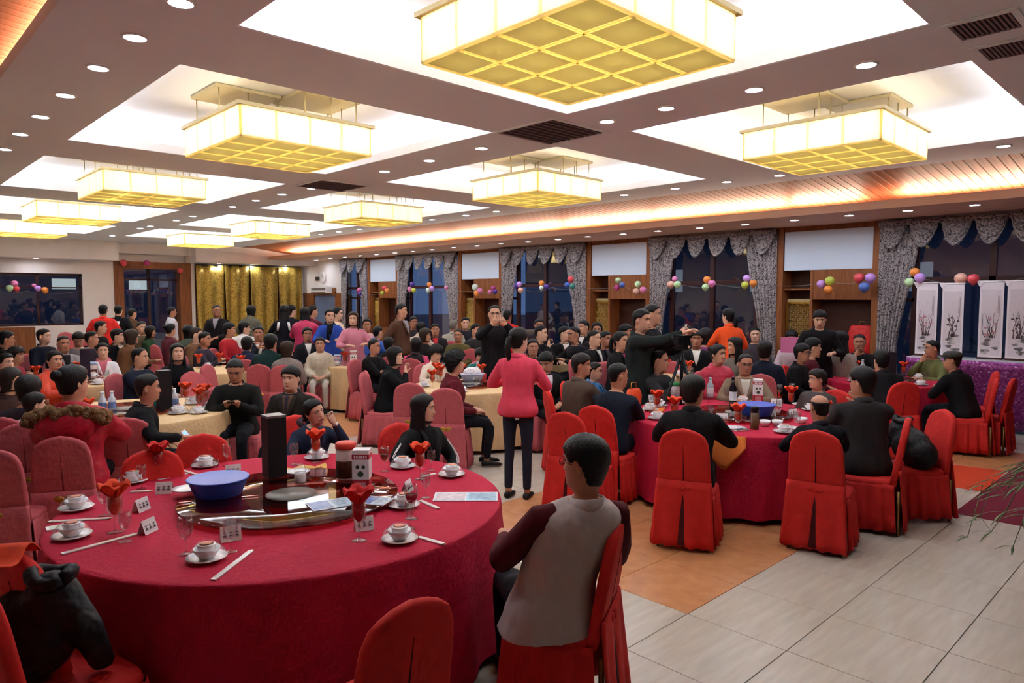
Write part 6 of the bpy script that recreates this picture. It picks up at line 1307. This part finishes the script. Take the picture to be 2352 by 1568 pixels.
# ------------------------------------------------------------------ palm at the edge
P = atd(2590, 1200, 5.0); o = root('potted_palm', 'potted palm whose frond tips reach in at the picture edge', 'plant', (P[0], P[1], 0))
put('trunk', MB().tube([(0, 0, .3), (.01, 0, .93)], [.04, .03], 10), M_woodd, o); put('pot', MB().lathe([(.16, 0), (.2, .04), (.24, .36), (.26, .38), (.23, .38), (.2, .3)], 28), mat('plastic', (120, 60, 40), .6), o)
r = random.Random(8)
for k in range(16):
    a = k * 2 * PI / 16 + .2; m = MB(); d_ = np.array([math.cos(a), math.sin(a), 0]); L = .72; S_ = [d_ * (L * t) + np.array([0, 0, .92 + .62 * t - .85 * t * t * r.uniform(.9, 1.25)]) for t in np.linspace(0, 1, 12)]; m.tube(S_, np.linspace(.007, .002, 12), 5); sd = np.cross(d_, [0, 0, 1])
    for t in range(2, 12):
        for s_ in (-1, 1):
            q0 = S_[t]; l_ = .20 * math.sin(PI * (t / 12) ** .7) + .05; tip = q0 + (sd * s_ * .6 + d_ * .7) * l_ + np.array([0, 0, -.35 * l_]); md = (q0 + tip) / 2 + np.array([0, 0, .01]); nrm = unit(np.cross(tip - q0, [0, 0, 1])) * .007; m.slab([[q0 - nrm * .5, q0 + nrm * .5], [md - nrm, md + nrm], [tip - nrm * .1, tip + nrm * .1]], .0008)
    put('frond', m, mat('palm_leaf', (92, 110, 62), .5, noise=.25, nscale=12), o)
# ------------------------------------------------------------------ balloons
BC = dict(o=(238, 140, 60), p=(232, 130, 180), v=(206, 150, 226), g=(196, 224, 170), y=(200, 206, 80), r=(226, 76, 84), u=(92, 60, 150), b=(92, 116, 190), c=(238, 178, 156), m=(190, 60, 130), t=(60, 130, 120), w=(216, 226, 210), n=(70, 100, 190))
CNAME = dict(o='orange', p='pink', v='lilac', g='pale green', y='lime yellow', r='red', u='deep purple', b='grey-blue', c='peach', m='magenta', t='teal', w='whitish green', n='blue')
def balloon_mesh():
    pr_ = [(.012, -1.12), (.06, -1.08), (.05, -1.0), (.25, -.9), (.62, -.62), (.88, -.25), (.97, .1), (.9, .5), (.68, .78), (.36, .95), (.05, 1.0)]
    return MB().lathe([(a, b) for a, b in pr_], 20).mesh('balloon')
SPOT = [('beside the drape near the scrolls', [(2101, 626, 'o', 11), (2089, 649, 'g', 11), (2113, 639, 'v', 12)]), ('above the second scroll', [(2207, 641, 'c', 14), (2236, 642, 'r', 13)]),
        ('on the wood panel beside the big white panel, drape side', [(1973, 639, 'r', 12), (1999, 639, 'v', 12), (1985, 660, 'b', 12)]), ('on the wood panel beside the lattice cupboard', [(1886, 653, 'v', 10), (1906, 646, 'y', 11), (1902, 666, 'o', 10)]),
        ('at the window behind the orange jacket, drape side', [(1715, 640, 'v', 9), (1711, 655, 'y', 9), (1730, 651, 'o', 9)]), ('mid-window behind the orange jacket', [(1624, 643, 'o', 9), (1621, 660, 'g', 9), (1635, 652, 'p', 9)]), ('at the window behind the raised phone', [(1550, 641, 'p', 7), (1541, 654, 'c', 9), (1556, 654, 'g', 9)]),
        ('on the wood panel above the tall niche, near the drape', [(1465, 653, 'g', 8), (1461, 670, 'c', 8), (1477, 666, 'p', 8)]), ('on the wood panel above the tall niche, shelf side', [(1420, 644, 'g', 7), (1417, 661, 'm', 7), (1429, 655, 'b', 7)]),
        ('in the yellow-lit window, drape side', [(1311, 642, 'r', 8), (1303, 655, 'n', 7), (1315, 658, 't', 7)]), ('mid yellow-lit window', [(1244, 651, 'o', 7), (1244, 662, 'w', 6), (1255, 659, 'u', 7)]), ('in the yellow-lit window by its far drape', [(1193, 653, 'v', 7), (1185, 658, 'u', 6), (1196, 667, 'c', 7)]),
        ('on the far wood panel in a row of two', [(1126, 671, 'p', 6), (1133, 662, 'm', 6), (1137, 670, 'u', 6)]), ('on the far wood panel, larger bunch', [(1091, 660, 'w', 8), (1102, 668, 'p', 7), (1095, 674, 'o', 7)]),
        ('alone at the blue-figure window', [(1025, 661, 'p', 5)]), ('mid blue-figure window', [(986, 654, 'o', 6), (983, 667, 'w', 6), (992, 663, 'v', 6)]), ('in the blue-figure window by its far drape', [(947, 653, 'u', 6), (941, 664, 'p', 6), (950, 667, 'y', 6)]),
        ('on the furthest wood panel', [(883, 662, 'r', 6), (889, 668, 'o', 6), (878, 673, 'y', 5)]), ('in the narrow window', [(826, 665, 'p', 5), (823, 668, 'm', 5), (826, 675, 'u', 5)])]
def balloon(c_, rad, ck, lab):
    o = put('balloon', cached('bal', balloon_mesh), mat('latex', BC[ck], .3, spec=.5), None, tuple(c_), random.uniform(0, 6), scale=float(rad), label=lab, cat='balloon', group='party balloons'); return o
for where, L in SPOT:
    for j, (px, py, ck, rp) in enumerate(L):
        X = WX - (.28 if ('wood' in where) else .45); q = atX(px, py, X - .03 * j); dep = (q - np.array([0, 0, H])) @ _f; balloon(q, rp * dep / FPX, ck, '%s balloon %s' % (CNAME[ck], where))
for where, L in (('at the corner window, upper bunch', [(33, 652, 'p', 8), (22, 662, 'g', 8), (38, 664, 'r', 7)]), ('at the corner window, trailing bunch', [(78, 656, 'p', 5), (87, 663, 'v', 7), (103, 667, 'o', 8)]), ('over the far doorway', [(284, 604, 'r', 8), (337, 604, 'm', 7), (414, 622, 'r', 6)])):
    for j, (px, py, ck, rp) in enumerate(L):
        q = atY(px, py, FY - .22 - .03 * j); dep = (q - np.array([0, 0, H])) @ _f; balloon(q, rp * dep / FPX, ck, '%s balloon %s%s' % (CNAME[ck], where, ', by the wood post' if (px == 414) else ''))

def garland(pts, label):
    P_ = []
    for a, b in zip(pts[:-1], pts[1:]):
        a, b = np.array(a), np.array(b)
        for t in np.linspace(0, 1, 7)[:-1]: P_.append(a + (b - a) * t - np.array([0, 0, .25 * t * (1 - t)]))
    put('balloon_string', MB().tube(P_ + [np.array(pts[-1])], .003, 5), mat('twine', (150, 146, 140), .8), None, label=label, cat='string')
g_ = [(WX - .30, float(o_.location.y), float(o_.location.z)) for o_ in bpy.data.objects if o_.name.startswith('balloon') and o_.type == 'MESH' and o_.get('category') == 'balloon' and o_.location.x > 11.5 and o_.location.y < 22]
g_.sort(key=lambda q: q[1]); ks = []
for q in g_:
    if not ks or q[1] - ks[-1][1] > .5: ks.append(q)
garland([(WX - .02, ks[0][1] - .8, ks[0][2] + .1)] + ks + [(WX - .02, wy(787), ks[-1][2] + .1)], 'thin pale string carrying the balloon bunches along the window wall')
garland([(float(fx(5)), FY - .2, 2.15), (float(fx(60)), FY - .22, 2.1), (float(fx(100)), FY - .24, 2.05), (float(fx(190)), FY - .02, 2.15)], 'thin pale string carrying the balloons across the corner window')
garland([(float(fx(266)), FY - .07, dz - .05), (float(fx(340)), FY - .2, dz - .1), (float(fx(428)), FY - .07, dz - .3)], 'thin pale string carrying the balloons over the far doorway')
